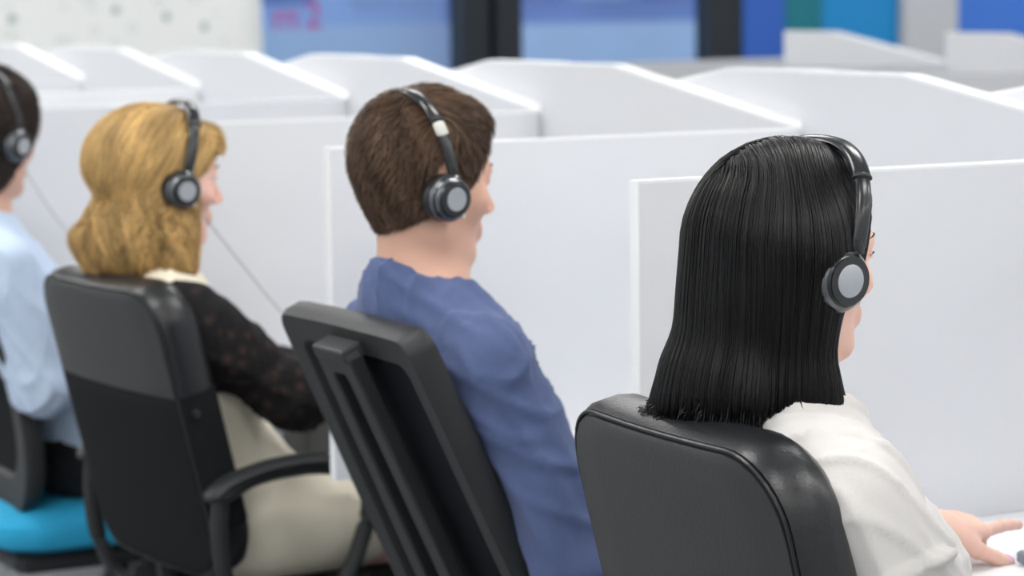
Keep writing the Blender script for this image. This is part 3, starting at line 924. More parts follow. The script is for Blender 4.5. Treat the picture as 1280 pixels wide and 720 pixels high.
mesh_chair(-.46, 0, 0, 'black mesh-backed office chair with slotted spine, behind the man in navy', 1.0, .46, .045)
padded_chair(-1.38, 0, math.radians(5), 'tall black office chair with leather headrest and loop armrests, behind the blonde woman', .985, .24, -.118, split=True, rad=.075)
mesh_chair(-2.3, 0, 0, 'black office chair with a bright blue seat, at the left edge', .93, .26, -.13, rad=.09, seatm=M['seatblue'], zb=.44, spine_=False, fr_w=.07, rec=.05, meshm='fabric', seat_y=-.05)
padded_chair(-4.35, 2.62, math.radians(15), 'dark office chair standing at the far desks below the bright blue panel', 1.15, .1, -.1, arms=False)

# ================================================================== HEADSETS
def headset(X, hc, hs, yaw, label, top_y=-.005, tilt=0.0, slider=None, ear=(.093, -.012, -.010), rtop=.137, tone='leather', af=.010, ao=.010, K=1.0):
    """hc head origin in world, hs head scale. band goes ear to ear over the crown"""
    e = empty('headset', (hc[0], hc[1], hc[2]), yaw, label, 'headset')
    ex, ey, ez = ear[0] * hs, ear[1] * hs, ear[2] * hs
    zt2 = rtop * hs
    def bp(t):        # t -1..1 from left ear to right ear
        a = t * PI / 2
        x = math.sin(a); z = math.cos(a)
        X_ = (abs(x) ** .80) * (1 if x > 0 else -1) * (ex + ao)
        return Vector((X_, (ey + af) + (top_y - ey - af) * z ** .8 if z > 0 else ey + af, ez + .02 + (zt2 - ez - .02) * (z ** .72 if z > 0 else 0)))
    def band(t0, t1, wd, th, n=22):
        rg_ = []
        for i in range(n + 1):
            t = t0 + (t1 - t0) * i / n
            p = bp(t); q = (bp(min(t + .01, 1)) - bp(max(t - .01, -1))).normalized()
            nn = Vector((p.x, 0, p.z - 0.0)).normalized(); f_ = q.cross(nn).normalized(); nn = f_.cross(q)
            k_ = 1 if 0 < i < n else .7
            rg_.append([p + f_ * (math.cos(a) * wd * k_) + nn * (math.sin(a) * th * k_) for a in [2 * PI * j / 14 for j in range(14)]])
        return MB().rings(rg_)
    band(-.60, .60, .0105, .0055, 40).build('headband', M['plastic2'] if tone else M['plastic2'], e, True)
    for s in (-1, 1):
        ar = band(.56 * s, .985 * s, .0088, .0038).build('slider_arm', M['plastic2'], e, True)
        jn = bp(.58 * s); band(.565 * s, .60 * s, .0115, .0066, 4).build('joint', M['plastic'], ar, True)
        if slider: 
            band((.60 if s > 0 else -.60), (.74 if s > 0 else -.74), .0098, .0048, 6).build('slider_plate', M[slider], ar, True)['label'] = 'pale metallic slider plate'
        c = Vector((s * (ex - .012), ey, ez)); ax = (s, .10, -.05)
        cup = MB().lathe([(r_ * K, h_) for r_, h_ in [(.001, .012), (.022, .012), (.0305, .014), (.0325, .019), (.031, .026), (.026, .033), (.0225, .036), (.021, .0365), (.0205, .0345), (.001, .0345)]], c, ax, 36).build('ear_cup', M['plastic2'], e, True)
        MB().lathe([(r_ * K, h_) for r_, h_ in [(.012, -.004), (.024, -.005), (.0315, .000), (.0335, .008), (.0315, .015), (.020, .016)]], c, ax, 32).build('ear_cushion', M['leather'], cup, True)
        MB().lathe([(r_ * K, h_) for r_, h_ in [(.0215, .0355), (.0235, .0362), (.0235, .0378), (.0210, .0382)]], c, ax, 32).build('trim_ring', M['plastic2'], cup, True)
        MB().lathe([(r_ * K, h_) for r_, h_ in [(.0300, .0205), (.0327, .0188), (.0322, .0235), (.0268, .0325), (.0245, .0340), (.0245, .0330)]], c, ax, 36).build('rim', M['gun'], cup, True)
        MB().lathe([(r_ * K, h_) for r_, h_ in [(.001, .0385), (.0155, .0385), (.0172, .0372), (.0172, .034), (.001, .034)]], c, ax, 32).build('cap_disc', M['silver'], cup, True)
        # fork joining the arm to the cup
        p1 = bp(.985 * s); cx = c + Vector(ax).normalized() * .028
        MB().tube(curve_pts([p1 + Vector((0, 0, .012)), p1 + Vector((0, .002, -.002)), cx + Vector((0, .012, .028))], 8), .0055, 10, .8).build('yoke', M['plastic2'], cup, True)
        for q in (Vector((0, .006, .029)), Vector((0, .016, -.024))):
            MB().lathe([(.001, 0), (.0028, .0005), (.0028, .003), (.001, .0035)], cx + q + Vector((-s * .001, 0, 0)), (s, 0, 0), 10).build('pivot', M['chrome'], cup, True)
    return e

# ================================================================== PEOPLE
def make_body(root, J, toL, toW, hs, fem, skin, hands):
    hop = inspace(comb(head_ops(fem)), toL, hs)
    Nk = J['neck']; nr = .046 if fem else .054
    na = toW([(0, -.012, -.045)])[0]; nb = np.array([0, Nk[1] + .003, Nk[2] - .02])
    fr = toW([(0, .004, -.07)])[0]
    fine = comb([('u', hop, 0), ('u', rcn(na, nb, nr, nr + .006), .025), ('u', rcn(fr, (0, Nk[1] + .03, Nk[2] - .03), nr * .58, nr * .75), .02)] +
                limb_ops(J, 0, arms=False, legs=False)[3:5:1] + limb_ops(J, 0, arms=False, legs=False)[5:7])
    hc = toW([(0, 0, 0)])[0]
    v1, q1 = surfnet(fine, (hc[0] - .105, hc[1] - .135, Nk[2] - .045), (hc[0] + .105, hc[1] + .135, hc[2] + .135), .0032)
    coarse = comb(limb_ops(J, -.004))
    pts = [J[k] for k in ('pel', 'neck', 'shR', 'shL', 'elR', 'elL', 'wrR', 'wrL')] + [(0, J['pel'][1] + .5, .08)]
    lo, hi = bbox_of(pts, .13); lo[2] = .03; hi[2] = Nk[2] + .01
    v2, q2 = surfnet(coarse, lo, hi, .014)
    parts = [(v1, q1), (v2, q2)]
    for hp in hands:
        ops, nails, bp_ = hp
        lo, hi = bbox_of([tuple(b) for b in bp_], .03)
        parts.append(surfnet(comb(ops), lo, hi, .0021 if hp is hands[0] else .003))
    V, Q = merge(parts)
    # natural skin tones: redder lips, cheeks, ears
    L_ = np.stack(toL([V[:, i].astype(F32) for i in range(3)]), 1)
    C = np.ones((len(V), 3))
    def tint(c, r, col, a=1):
        w = a * np.exp(-(((L_ - np.array(c)) / np.array(r)) ** 2).sum(1)) [:, None]
        C[:] = C * (1 - w) + C * np.array(col) * w
    tint((0, .09, -.065), (.022, .015, .011), (.88, .55, .55) if fem else (.9, .66, .64), 1)
    for s in (-1, 1):
        tint((s * .08, -.012, -.004), (.015, .02, .03), (1, .74, .70), .9)
        tint((s * .042, .065, -.028), (.02, .02, .02), (1, .86, .84), .8)
    tint((0, .11, -.03), (.015, .015, .015), (1, .84, .82), .8)
    o = link('body', mkmesh('body', V, Q, C), skin, root)
    # eyes
    for s in (-1, 1):
        c = toW([(s * .031, .0665, .002)])[0]; fwd = toW([(s * .031, 1, .002)])[0] - c; fwd /= np.linalg.norm(fwd)
        r = .0125 * hs
        b = MB().lathe([(.0005, -r)] + [(r * math.sin(a), -r * math.cos(a)) for a in [PI * k / 12 for k in range(1, 12)]] + [(.0005, r)], c, fwd, 20)
        ey = b.build('eye', M['eye'], o, True)
        MB().lathe([(.0005, r * 1.02), (.0030, r * 1.0), (.0058 * hs, r * .88), (.0058 * hs, r * .8)], c, fwd, 18).build('iris', M['iris'], ey, True)
        # brows
        bp2 = toW([(s * .014, .0895, .024), (s * .026, .0885, .030), (s * .040, .078, .0285), (s * .048, .066, .024)])
        MB().tube(curve_pts(bp2, 10), [.002, .0032, .0034, .0034, .0034, .0032, .003, .0026, .002, .0015, .001], 8, .6).build('eyebrow', M['brow'], o, True)
        if fem:
            l = MB()
            for k in range(9):
                t = k / 8; x = s * (.022 + .020 * t)
                a = np.array([x, .0815 - .012 * t * t, .0065 + .001 * math.sin(t * PI)])
                b_ = a + np.array([s * (.001 + .004 * t), .0085, .0035]); m_ = a + np.array([s * .001, .005, -.0005])
                l.tube(curve_pts(toW([a, m_, b_]), 4), [.0005, .0005, .0004, .0003, .0001], 4)
            l.build('eyelashes', M['brow'], o, True)
    for hp in hands[:1] if True else []:
        if J.get('nails'):
            nm = nail_mesh(hp[1]).build('fingernails', M['nail'], o, True)
    return o
def garment(name, root, fn, lo, hi, h, m, creases=(), amp=.0015, sc=14, seed=0, label=None, parent=None):
    v, q = surfnet(fn, lo, hi, h)
    n = vnormals(v, q)
    v = folds(v, n, creases, amp, sc, seed)
    o = link(name, mkmesh(name, v, q), m, parent or root)
    if label: o['label'] = label
    return o
def shoes(root, J):
    for s in (1, -1):
        x = s * J.get('kx', .11); y = J['pel'][1] + .42
        f = comb([('u', rcn((x, y - .04, .05), (x, y + .02, .05), .042, .042), 0), ('u', rcn((x, y + .02, .045), (x, y + .15, .032), .040, .034, (1, 1, 1.1)), .03), ('u', rcn((x, y, .05), (x, y, .11), .042, .045), .02), ('i', plane((0, 0, -1), (0, 0, .002)), .004)])
        garment('shoe', root, f, (x - .08, y - .12, -.01), (x + .08, y + .22, .16), .009, M['shoe'], amp=0)
def trousers(root, J, m, infl=.012):
    f = comb(limb_ops(J, infl, arms=False, torso=False) + [('u', ell((0, J['pel'][1], J['pel'][2] - .01), (.17, .13, .10)), .05)])
    return garment('trousers', root, f, (-.24, J['pel'][1] - .16, .06), (.24, J['pel'][1] + .53, .68), .011, m, amp=.003, sc=18, seed=3)
def collar(root, Nk, rx, ry, h, m, flare=.006, drop=.03, zo=0, yo=0, gap=.35, th=.003):
    """stand collar with turned-down leaf"""
    n = 48; rg_ = []
    for k in range(n + 1):
        a = PI / 2 + gap + (2 * PI - 2 * gap) * k / n      # opening towards +y
        c, s_ = math.cos(a), math.sin(a)
        zf = -drop * (1 + s_) / 2
        def pt(r, z): return (c * (rx + r), Nk[1] + yo + s_ * (ry + r), Nk[2] + zo + z + zf)
        rg_.append([pt(0, 0), pt(-.004, h), pt(-.002, h + .003), pt(.002, h + .002), pt(flare + .004, h * .3), pt(flare + .006, 0 - .004), pt(flare + .002, -.004), pt(.003, h * .5)])
    return MB().rings(rg_).build('collar', m, root, True)
def hairline(y0=.075, z0=.075, y1=.02, z1=-.02, yn=-.09, zn=-.078):
    a = np.array([0, y0, z0]); d = np.array([0, y1 - y0, z1 - z0]); n1 = np.array([0, -d[2], d[1]])   # forward-down normal
    if n1[1] < 0: n1 = -n1
    d2 = np.array([0, yn - y1 + .02, zn - z1 + .01]); n2 = np.array([0, -d2[2], d2[1]])
    if n2[2] > 0: n2 = -n2
    return plane(n1, a), plane(n2, (0, y1 - .02, z1 - .01))
def cap_fn(toL, hs, fem, grow, extra=(), **k):
    g2 = grow * .6
    p1, p2 = hairline(**k)
    ears = [('s', ell((s_ * .088, -.014, .002), (.026, .019, .034)), .008) for s_ in (-1, 1)] if not fem else []
    base = comb([('u', ell((0, -.009, .037), (.076 + grow, .093 + g2, .085 + grow)), 0), ('u', ell((0, -.020, -.02), (.059 + g2, .058 + g2, .055)), .025), ('u', rcn((0, -.012, -.04), (0, -.010, -.10), .055 + g2 * .3, .0545), .02)] + list(extra) + [('i', p1, .012), ('i', p2, .012)] + ears)
    return inspace(base, toL, hs)

# --------------------------------------------------------------- woman with long black hair
def lerp3(a, b, t): return tuple(a[i] + (b[i] - a[i]) * t for i in range(3))
def woman_black():
    X = .46
    root = empty('person', (X, 0, 0), 0, 'woman with long straight black hair in a white blouse, seated nearest the camera', 'person')
    hs = .95; hc = (0, -.078, 1.160); yaw = math.radians(0); pit = math.radians(4)
    toL, toW = xform(hc, yaw, pit, 0, hs)
    J = dict(pel=(0, .06, .57), chest=(0, -.035, .83), d=.092, neck=(0, -.098, 1.025), shR=(.160, -.118, .932), shL=(-.160, -.105, .932),
             elR=(.232, -.008, .722), wrR=(.13, .25, .765), elL=(-.245, .02, .715), wrL=(-.205, .268, .790), w=.95, aw=.95, bust=True, nails=True)
    skin = skin_mat('skin_fair', (.78, .50, .40))
    hl = hand_parts(J['wrL'], (-.40, .92, -.10), (0.25, .15, 1), (1, 0, 0), [(-.16, .12, .08), (.45, .6, .45), (.5, .7, .5), (.45, .6, .5)], s=.95, tflex=.12, tdir=(.90, .42, -.22))
    hr = hand_parts(J['wrR'], (-.1, .98, -.12), (-.1, .1, 1), (-1, 0, 0), [(.15, .3, .2)] * 4, s=.95)
    body = make_body(root, J, toL, toW, hs, True, skin, [hl, hr])
    shirt_m = cloth_mat('white_blouse', (.66, .64, .62), .75, noise=.03, bump=.2, bscale=400)
    I = .014
    sh = limb_ops(J, I, legs=False)
    # sleeves a little fuller, hem over the lap, open neck, cut wrists
    for nm in ('R', 'L'):
        el, wr = J['el' + nm], J['wr' + nm]
        sh.append(('u', rcn(el, lerp3(el, wr, .9), .046, .034), .03))
    Nk = J['neck']
    sh += [('u', rcn((0, Nk[1], Nk[2] - .045), (0, Nk[1], Nk[2] - .012), .062, .058), .03)]
    for nm in ('R', 'L'):
        el, wr = np.array(J['el' + nm]), np.array(J['wr' + nm]); d = (wr - el) / np.linalg.norm(wr - el)
        c = wr + d * (.045 if nm == 'R' else .025)
        sh.append(('s', rcn(c, c + d * .03, .045, .045), .004))
    sh.append(('i', plane((0, .30, 1), (0, Nk[1], Nk[2] + .002)), .006))
    shR, elR, wrR = [np.array(J[k]) for k in ('shR', 'elR', 'wrR')]
    cr = []
    def ring_crease(a, b, t, am, wd, r=.062, tilt=.3, span=1.5, mid=0.0):
        c = a + (b - a) * t; d = (b - a) / np.linalg.norm(b - a)
        u = np.cross(d, (0, 0, 1.)); u /= np.linalg.norm(u); w_ = np.cross(u, d)
        p0 = c + (math.cos(mid - span) * u + math.sin(mid - span) * w_) * r - d * tilt * .1
        p1 = c + (math.cos(mid + span) * u + math.sin(mid + span) * w_) * r + d * tilt * .1
        pm = c + (math.cos(mid) * u + math.sin(mid) * w_) * r * 1.02
        return [(p0, pm, am, wd), (pm, p1, am, wd)]
    cr += ring_crease(shR, elR, .38, .016, .007, mid=.5, span=.9, tilt=.1) + ring_crease(shR, elR, .47, -.004, .014, mid=.5, span=1.0)
    cr += ring_crease(shR, elR, .92, .018, .008, mid=.7, span=1.0, tilt=.25) + ring_crease(shR, elR, .80, -.004, .016, mid=.7, span=1.1)
    cr += ring_crease(elR, wrR, .3, .006, .012, mid=.8, span=1.0) + ring_crease(elR, wrR, .5, .005, .010, mid=.8, span=1.0)
    cr += [((.02, -.14, 1.0), (.13, -.17, .95), .008, .009), ((.05, -.13, .99), (.17, -.10, .975), .004, .010), ((.10, -.17, .93), (.18, -.15, .90), .009, .010),
           ((.12, -.16, .90), (.17, -.10, .80), -.006, .014), ((.09, -.13, .86), (.17, -.02, .80), .005, .012), ((.0, -.17, .97), (.10, -.19, .92), .004, .012)]
    v_lo, v_hi = (-.36, -.26, .50), (.36, .32, 1.05)
    bl = garment('blouse', root, comb(sh), v_lo, v_hi, .0052, shirt_m, cr, .0040, 16, 1)
    collar(root, (0, Nk[1], Nk[2] - .012), .058, .058, .022, shirt_m, flare=.012, drop=.045, gap=.5, yo=.002)
    trousers(root, J, cloth_mat('dark_skirt_cloth', (.03, .03, .035))); shoes(root, J)
    # hair
    hm = hair_mat('black_hair', (.0042, .0038, .0042), .33, .30)
    cap = comb([('u', ell((0, -.012, .040), (.086, .106, .094)), 0), ('u', ell((0, -.036, -.03), (.077, .080, .09)), .03), ('i', plane((0, .80, -.62), (0, .036, .045)), .012)])
    cap = inspace(cap, toL, hs)
    bot = .985
    hf = comb([('u', cap, 0),
               ('u', rcn((0, -.105, 1.17), (-.01, -.160, 1.02), .086, .056, (.80, 1, 1)), .03),
               ('u', rcn((-.01, -.160, 1.02), (-.030, -.180, .985), .056, .044, (.60, 1, 1)), .03),
               ('u', rcn((.056, -.104, 1.16), (.069, -.106, 1.03), .030, .027), .03),
               ('u', rcn((.069, -.106, 1.03), (.084, -.088, .985), .027, .023), .02),
               ('u', rcn((-.062, -.085, 1.16), (-.095, -.11, 1.03), .034, .030), .03),
               ('u', rcn((-.095, -.11, 1.03), (-.105, -.13, .99), .030, .026), .02),
               ('s', ell((.052, -.155, .972), (.046, .060, .040)), .01),
               ('i', plane((0, 0, -1), (0, 0, 1.000)), .004)])
    def bottom(p):
        ye = p[:, 1] + .54 * p[:, 0]
        return np.where(ye < -.128, .990, 1.008 - (ye + .115) * .28)
    v, q = surfnet(hf, (-.17, -.28, .95), (.17, .07, 1.31), .0045)
    hb = link('hair', mkmesh('hair', v, q, np.ones((len(v), 3)) * .8), hm, root); hb['label'] = 'long straight glossy black hair'
    rng = np.random.RandomState(7)
    def dirf(p, s, ph):
        top = toW([(0.0, -.01, .13)])[0]
        r = p - top; r[:, 2] = 0
        r /= (np.linalg.norm(r, axis=1, keepdims=True) + 1e-6)
        d = np.tile([0, 0, -1.], (len(p), 1)) + r * .25
        up = np.clip((p[:, 2] - (top[2] - .035)) / .03, 0, 1)[:, None]
        side = np.stack([np.sign(p[:, 0] + .004) * 1., -.35 * np.ones(len(p)), -.3 * np.ones(len(p))], 1)
        return d * (1 - up) + side * up
    fnf = hf
    rts = roots_on(hf, (-.17, -.28, .95), (.17, .07, 1.31), .006, 7600, rng, keep=lambda v: v[:, 2] > 1.09)
    rts2 = roots_on(hf, (-.17, -.28, .95), (.17, .07, 1.31), .006, 3400, rng, keep=lambda v: (v[:, 2] > 1.235))
    zend = None
    for i, (rt, ns, sl_, of) in enumerate(((rts, 17, .0135, .0012), (rts2, 22, .0143, .0016))):
        ze = .010 * np.sin(rt[:, 0] * 60 + 1) + rng.normal(size=len(rt)) * .007
        strands('hair_strands', hf, rt, dirf, ns, sl_, of + rng.uniform(-.0015, .0022, len(rt)), .00082, hb, hm, rng, (.75, 1.4), stop=lambda p: p[:, 2] < bottom(p) + .014 + ze, clump=1)
    # hanging tips below the solid mass
    v, q = surfnet(hf, (-.17, -.28, .95), (.17, .07, 1.31), .006)
    nn = vnormals(v, q); k_ = (v[:, 2] < 1.045) & (v[:, 2] > 1.00) & (np.abs(nn[:, 2]) < .6)
    rt = v[k_][rng.randint(0, k_.sum(), 1500)]; nn = nn[k_]
    n = len(rt); m_ = 8
    ts = np.linspace(0, 1, m_)
    ze = bottom(rt) + rng.normal(size=n) * .009 + .008 * np.sin(rt[:, 0] * 70)
    flare = (rt - np.array([0, -.11, 0])) * np.array([1, 1, 0]); flare /= np.linalg.norm(flare, axis=1, keepdims=True)
    pts = rt[:, None, :] + np.zeros((1, m_, 1))
    pts[:, :, 2] = rt[:, None, 2] + (ze - rt[:, 2])[:, None] * ts[None]
    wob = rng.uniform(-.5, 1, n) * .012
    pts[:, :, :2] += flare[:, None, :2] * (wob[:, None] * ts[None] ** 2 + rng.uniform(-.004, .002, n)[:, None])[:, :, None]
    tube_batch('hair_tips', pts, .0014, hb, hm, rng)
    return root, hc, hs, toW
def tube_batch(name, pts, width, parent, m, rng, colvar=(.7, 1.4)):
    n, m_, _ = pts.shape
    t = np.gradient(pts, axis=1); t /= (np.linalg.norm(t, axis=2, keepdims=True) + 1e-9)
    ref = np.array([0.3, 1, .1]); a = np.cross(t, ref); a /= (np.linalg.norm(a, axis=2, keepdims=True) + 1e-9); b = np.cross(t, a)
    w = width * rng.uniform(.6, 1.3, (n, 1, 1)) * (1 - .85 * (np.linspace(0, 1, m_) ** 3))[None, :, None]
    ring = np.stack([pts + a * w, pts - a * w * .5 + b * w * .87, pts - a * w * .5 - b * w * .87], 2)
    V = ring.reshape(-1, 3); base = (np.arange(n)[:, None] * m_ + np.arange(m_ - 1)[None, :]) * 3
    Q = np.concatenate([np.stack([base + i, base + j, base + 3 + j, base + 3 + i], 2).reshape(-1, 4) for i, j in ((0, 1), (1, 2), (2, 0))])
    C = np.repeat(rng.uniform(colvar[0], colvar[1], n), m_ * 3)[:, None] * np.ones((1, 3))
    o = link(name, mkmesh(name, V, Q, C), m, parent); o['kind'] = 'stuff'; return o

# --------------------------------------------------------------- short haired man (two of them)
def sleeve_cut(sh, J, off=.02):
    for nm in ('R', 'L'):
        el, wr = np.array(J['el' + nm]), np.array(J['wr' + nm]); d = (wr - el) / np.linalg.norm(wr - el)
        c = wr + d * (off + .045)
        sh.append(('s', rcn(c, c + d * .03, .050, .050), .004))
def man(X, label, hc, hs, yaw, pit, J, shirt_col, hair_col, hair_len, seed, cutoff=.0, trouser=(.02, .022, .03), grow=.011, longer=False):
    root = empty('person', (X, 0, 0), 0, label, 'person')
    toL, toW = xform(hc, yaw, pit, 0, hs)
    skin = skin_mat('skin_man_%d' % seed, (.66, .40, .30))
    hr = hand_parts(J['wrR'], (-.2, .97, -.10), (-.1, .1, 1), (-1, 0, 0), [(.2, .3, .2)] * 4)
    hl = hand_parts(J['wrL'], (.2, .97, -.10), (.1, .1, 1), (1, 0, 0), [(.2, .3, .2)] * 4)
    make_body(root, J, toL, toW, hs, False, skin, [hr, hl])
    m = cloth_mat('shirt_%d' % seed, shirt_col, .85, noise=.10, nscale=60, bump=.35, bscale=500)
    sh = limb_ops(J, .014, legs=False)
    Nk = J['neck']
    sh += [('u', rcn((0, Nk[1], Nk[2] - .05), (0, Nk[1], Nk[2] - .02), .07, .066), .03)]
    if cutoff:
        for nm in ('R', 'L'):
            el, wr = np.array(J['el' + nm]), np.array(J['wr' + nm]); d = (wr - el) / np.linalg.norm(wr - el)
            c = el + d * (cutoff + .2); sh.append(('s', rcn(el + d * (cutoff + .06), wr + d * .08, .062, .062), .004))
    else: sleeve_cut(sh, J)
    sh.append(('i', plane((0, .30, 1), (0, Nk[1], Nk[2] + .000)), .006))
    R_, E_, W_ = [np.array(J[k]) for k in ('shR', 'elR', 'wrR')]
    cr = []
    d = (E_ - R_) / np.linalg.norm(E_ - R_)
    for t0, t1, a, am in ((.05, .75, .2, .005), (.15, .9, .9, .005), (.1, .7, 1.6, .004), (.3, 1.0, 2.4, .005), (.4, 1.0, -.5, .005)):
        u = np.cross(d, (0, 0, 1.)); u /= np.linalg.norm(u); w_ = np.cross(u, d)
        o1 = (math.cos(a) * u + math.sin(a) * w_) * .064; o2 = (math.cos(a + .5) * u + math.sin(a + .5) * w_) * .058
        cr.append((R_ + (E_ - R_) * t0 + o1, R_ + (E_ - R_) * t1 + o2, am, .009))
    # armhole seam and yoke
    c = R_ + np.array([-.030, 0, .0])
    ring = [c + np.array([.0 + .02 * math.cos(a), .066 * math.sin(a), .066 * math.cos(a)]) for a in np.linspace(-2.4, 1.2, 9)]
    cr += [(ring[i], ring[i + 1], -.004, .005) for i in range(8)]
    cr += [((-.14, Nk[1] - .075, Nk[2] - .085), (.0, Nk[1] - .095, Nk[2] - .095), -.003, .004), ((.0, Nk[1] - .095, Nk[2] - .095), (.14, Nk[1] - .075, Nk[2] - .085), -.003, .004)]
    cr += [((.02, Nk[1] - .06, Nk[2] - .03), (.13, Nk[1] - .05, Nk[2] - .06), .004, .01), ((.05, Nk[1] - .07, Nk[2] - .10), (.12, Nk[1] - .02, Nk[2] - .25), .006, .012)]
    garment('shirt', root, comb(sh), (-.38, -.30, .50), (.38, max(.34, J['pel'][1] + .16), Nk[2] + .04), .0075, m, cr, .0042, 15, seed)
    collar(root, (0, Nk[1] + .002, Nk[2] - .012), .061, .063, .036, m, flare=.014, drop=.050, gap=.30)
    if trouser: trousers(root, J, cloth_mat('trousers_%d' % seed, trouser))
    shoes(root, J)
    # hair
    hm = hair_mat('hair_%d' % seed, hair_col, .5, .35)
    extra = [('u', ell((0, .042, .084), (.054, .042, .029)), .02)] + ([('u', rcn((0, -.028, -.02), (0, -.045, -.115), .078, .066), .03)] if longer else [])
    cf = cap_fn(toL, hs, False, grow, extra, y0=.076 if not longer else .08, z0=.072, y1=.012 if not longer else .035, z1=-.028 if not longer else -.075, zn=-.088 if not longer else -.15)
    lo = toW([(0, 0, 0)])[0] - .14; hi = toW([(0, 0, 0)])[0] + .15; lo[2] -= .03
    v, q = surfnet(cf, lo, hi, .004)
    hb = link('hair', mkmesh('hair', v, q, np.ones((len(v), 3)) * .75), hm, root)
    rng = np.random.RandomState(seed)
    # the cap follows the head, the strands lie on it
    Rm = (toW([(1, 0, 0), (0, 1, 0), (0, 0, 1)]) - toW([(0, 0, 0)])) / hs
    def dirf(p, s, ph):
        L_ = np.stack(toL([p[:, 0], p[:, 1], p[:, 2]]), 1)
        top = np.clip((L_[:, 2] - .06) / .04, 0, 1)[:, None]
        fwd = np.clip((L_[:, 1] + .05) / .03, 0, 1)[:, None]
        sx = np.sign(L_[:, 0:1] + .02)
        dn = np.concatenate([np.zeros_like(sx), np.where(L_[:, 1:2] > 0, .35, -.25), -np.ones_like(sx)], 1)
        tp = np.concatenate([.45 * sx + .3 * np.sin(ph)[:, None], np.ones_like(sx) * .9, -.1 * np.ones_like(sx)], 1) * fwd + np.concatenate([.3 * sx, -np.ones_like(sx), -.5 * np.ones_like(sx)], 1) * (1 - fwd)
        d_ = dn * (1 - top) + tp * top
        return d_ @ Rm
    rts = roots_on(cf, lo, hi, .005, 8500, rng, keep=lambda v: cf([v[:, i].astype(F32) for i in range(3)]) > -1)
    hl_ = hair_len
    Ln = np.stack(toL([rts[:, 0], rts[:, 1], rts[:, 2]]), 1)
    shorter = np.clip((Ln[:, 2] + .08) / .12, .28, 1)
    p1, p2 = hairline(y0=.076 if not longer else .08, z0=.072, y1=.012 if not longer else .035, z1=-.028 if not longer else -.075, zn=-.088 if not longer else -.15)
    def stop(p):
        L_ = toL([p[:, 0], p[:, 1], p[:, 2]])
        return (p1(L_) > .006) | (p2(L_) > .004)
    strands('hair_strands', cf, rts, dirf, 8, hl_ / 8 * shorter, rng.uniform(-.001, .002, len(rts)) , .00105, hb, hm, rng, (.55, 1.6), lift=.009 * shorter, stop=stop, wave=.38 if not longer else .5, wfreq=90, clump=1)
    return root, hc, hs

woman_black()
headset(.46, (.46, -.078, 1.160), .95, 0, 'black headset with a silver disc on the cup, worn by the black-haired woman', top_y=.036, rtop=.132, ear=(.093, -.010, -.014), af=.016, ao=.019, K=1.1)

J3 = dict(pel=(0, .15, .57), chest=(0, .034, .83), d=.084, neck=(0, -.072, 1.062), shR=(.165, -.050, .945), shL=(-.165, -.050, .945),
          elR=(.243, .040, .675), wrR=(.13, .24, .765), elL=(-.24, .03, .68), wrL=(-.14, .21, .650), w=1.05, aw=1.08)
man(-.46, 'man with short brown hair in a navy blue shirt, seated second from the right', (0, -.060, 1.188), 1.0, math.radians(3), math.radians(5), J3, hx('536086'), (.105, .062, .038), .034, 3)
headset(-.46, (-.46, -.060, 1.188), 1.0, math.radians(3), 'black headset with a pale slider plate, worn by the man in the navy shirt', top_y=-.036, slider='label', rtop=.127, ear=(.090, -.020, -.014))

J1 = dict(pel=(0, .04, .57), chest=(0, -.07, .83), neck=(0, -.145, 1.045), shR=(.165, -.145, .93), shL=(-.170, -.12, .935),
          elR=(.215, -.085, .70), wrR=(.14, .20, .75), elL=(-.24, .0, .70), wrL=(-.14, .25, .765), w=1.05, aw=1.05)
man(-2.3, 'man with dark brown hair in a pale blue shirt, at the left edge', (0, -.112, 1.175), 1.0, math.radians(22), math.radians(5), J1, (.52, .63, .80), (.030, .020, .016), .05, 11, cutoff=.05, trouser=(.012, .012, .014), grow=.023, longer=True)
headset(-2.3, (-2.3, -.112, 1.175), 1.0, math.radians(22), 'dark headset worn by the man in the pale blue shirt at the left edge', top_y=-.02, rtop=.14)

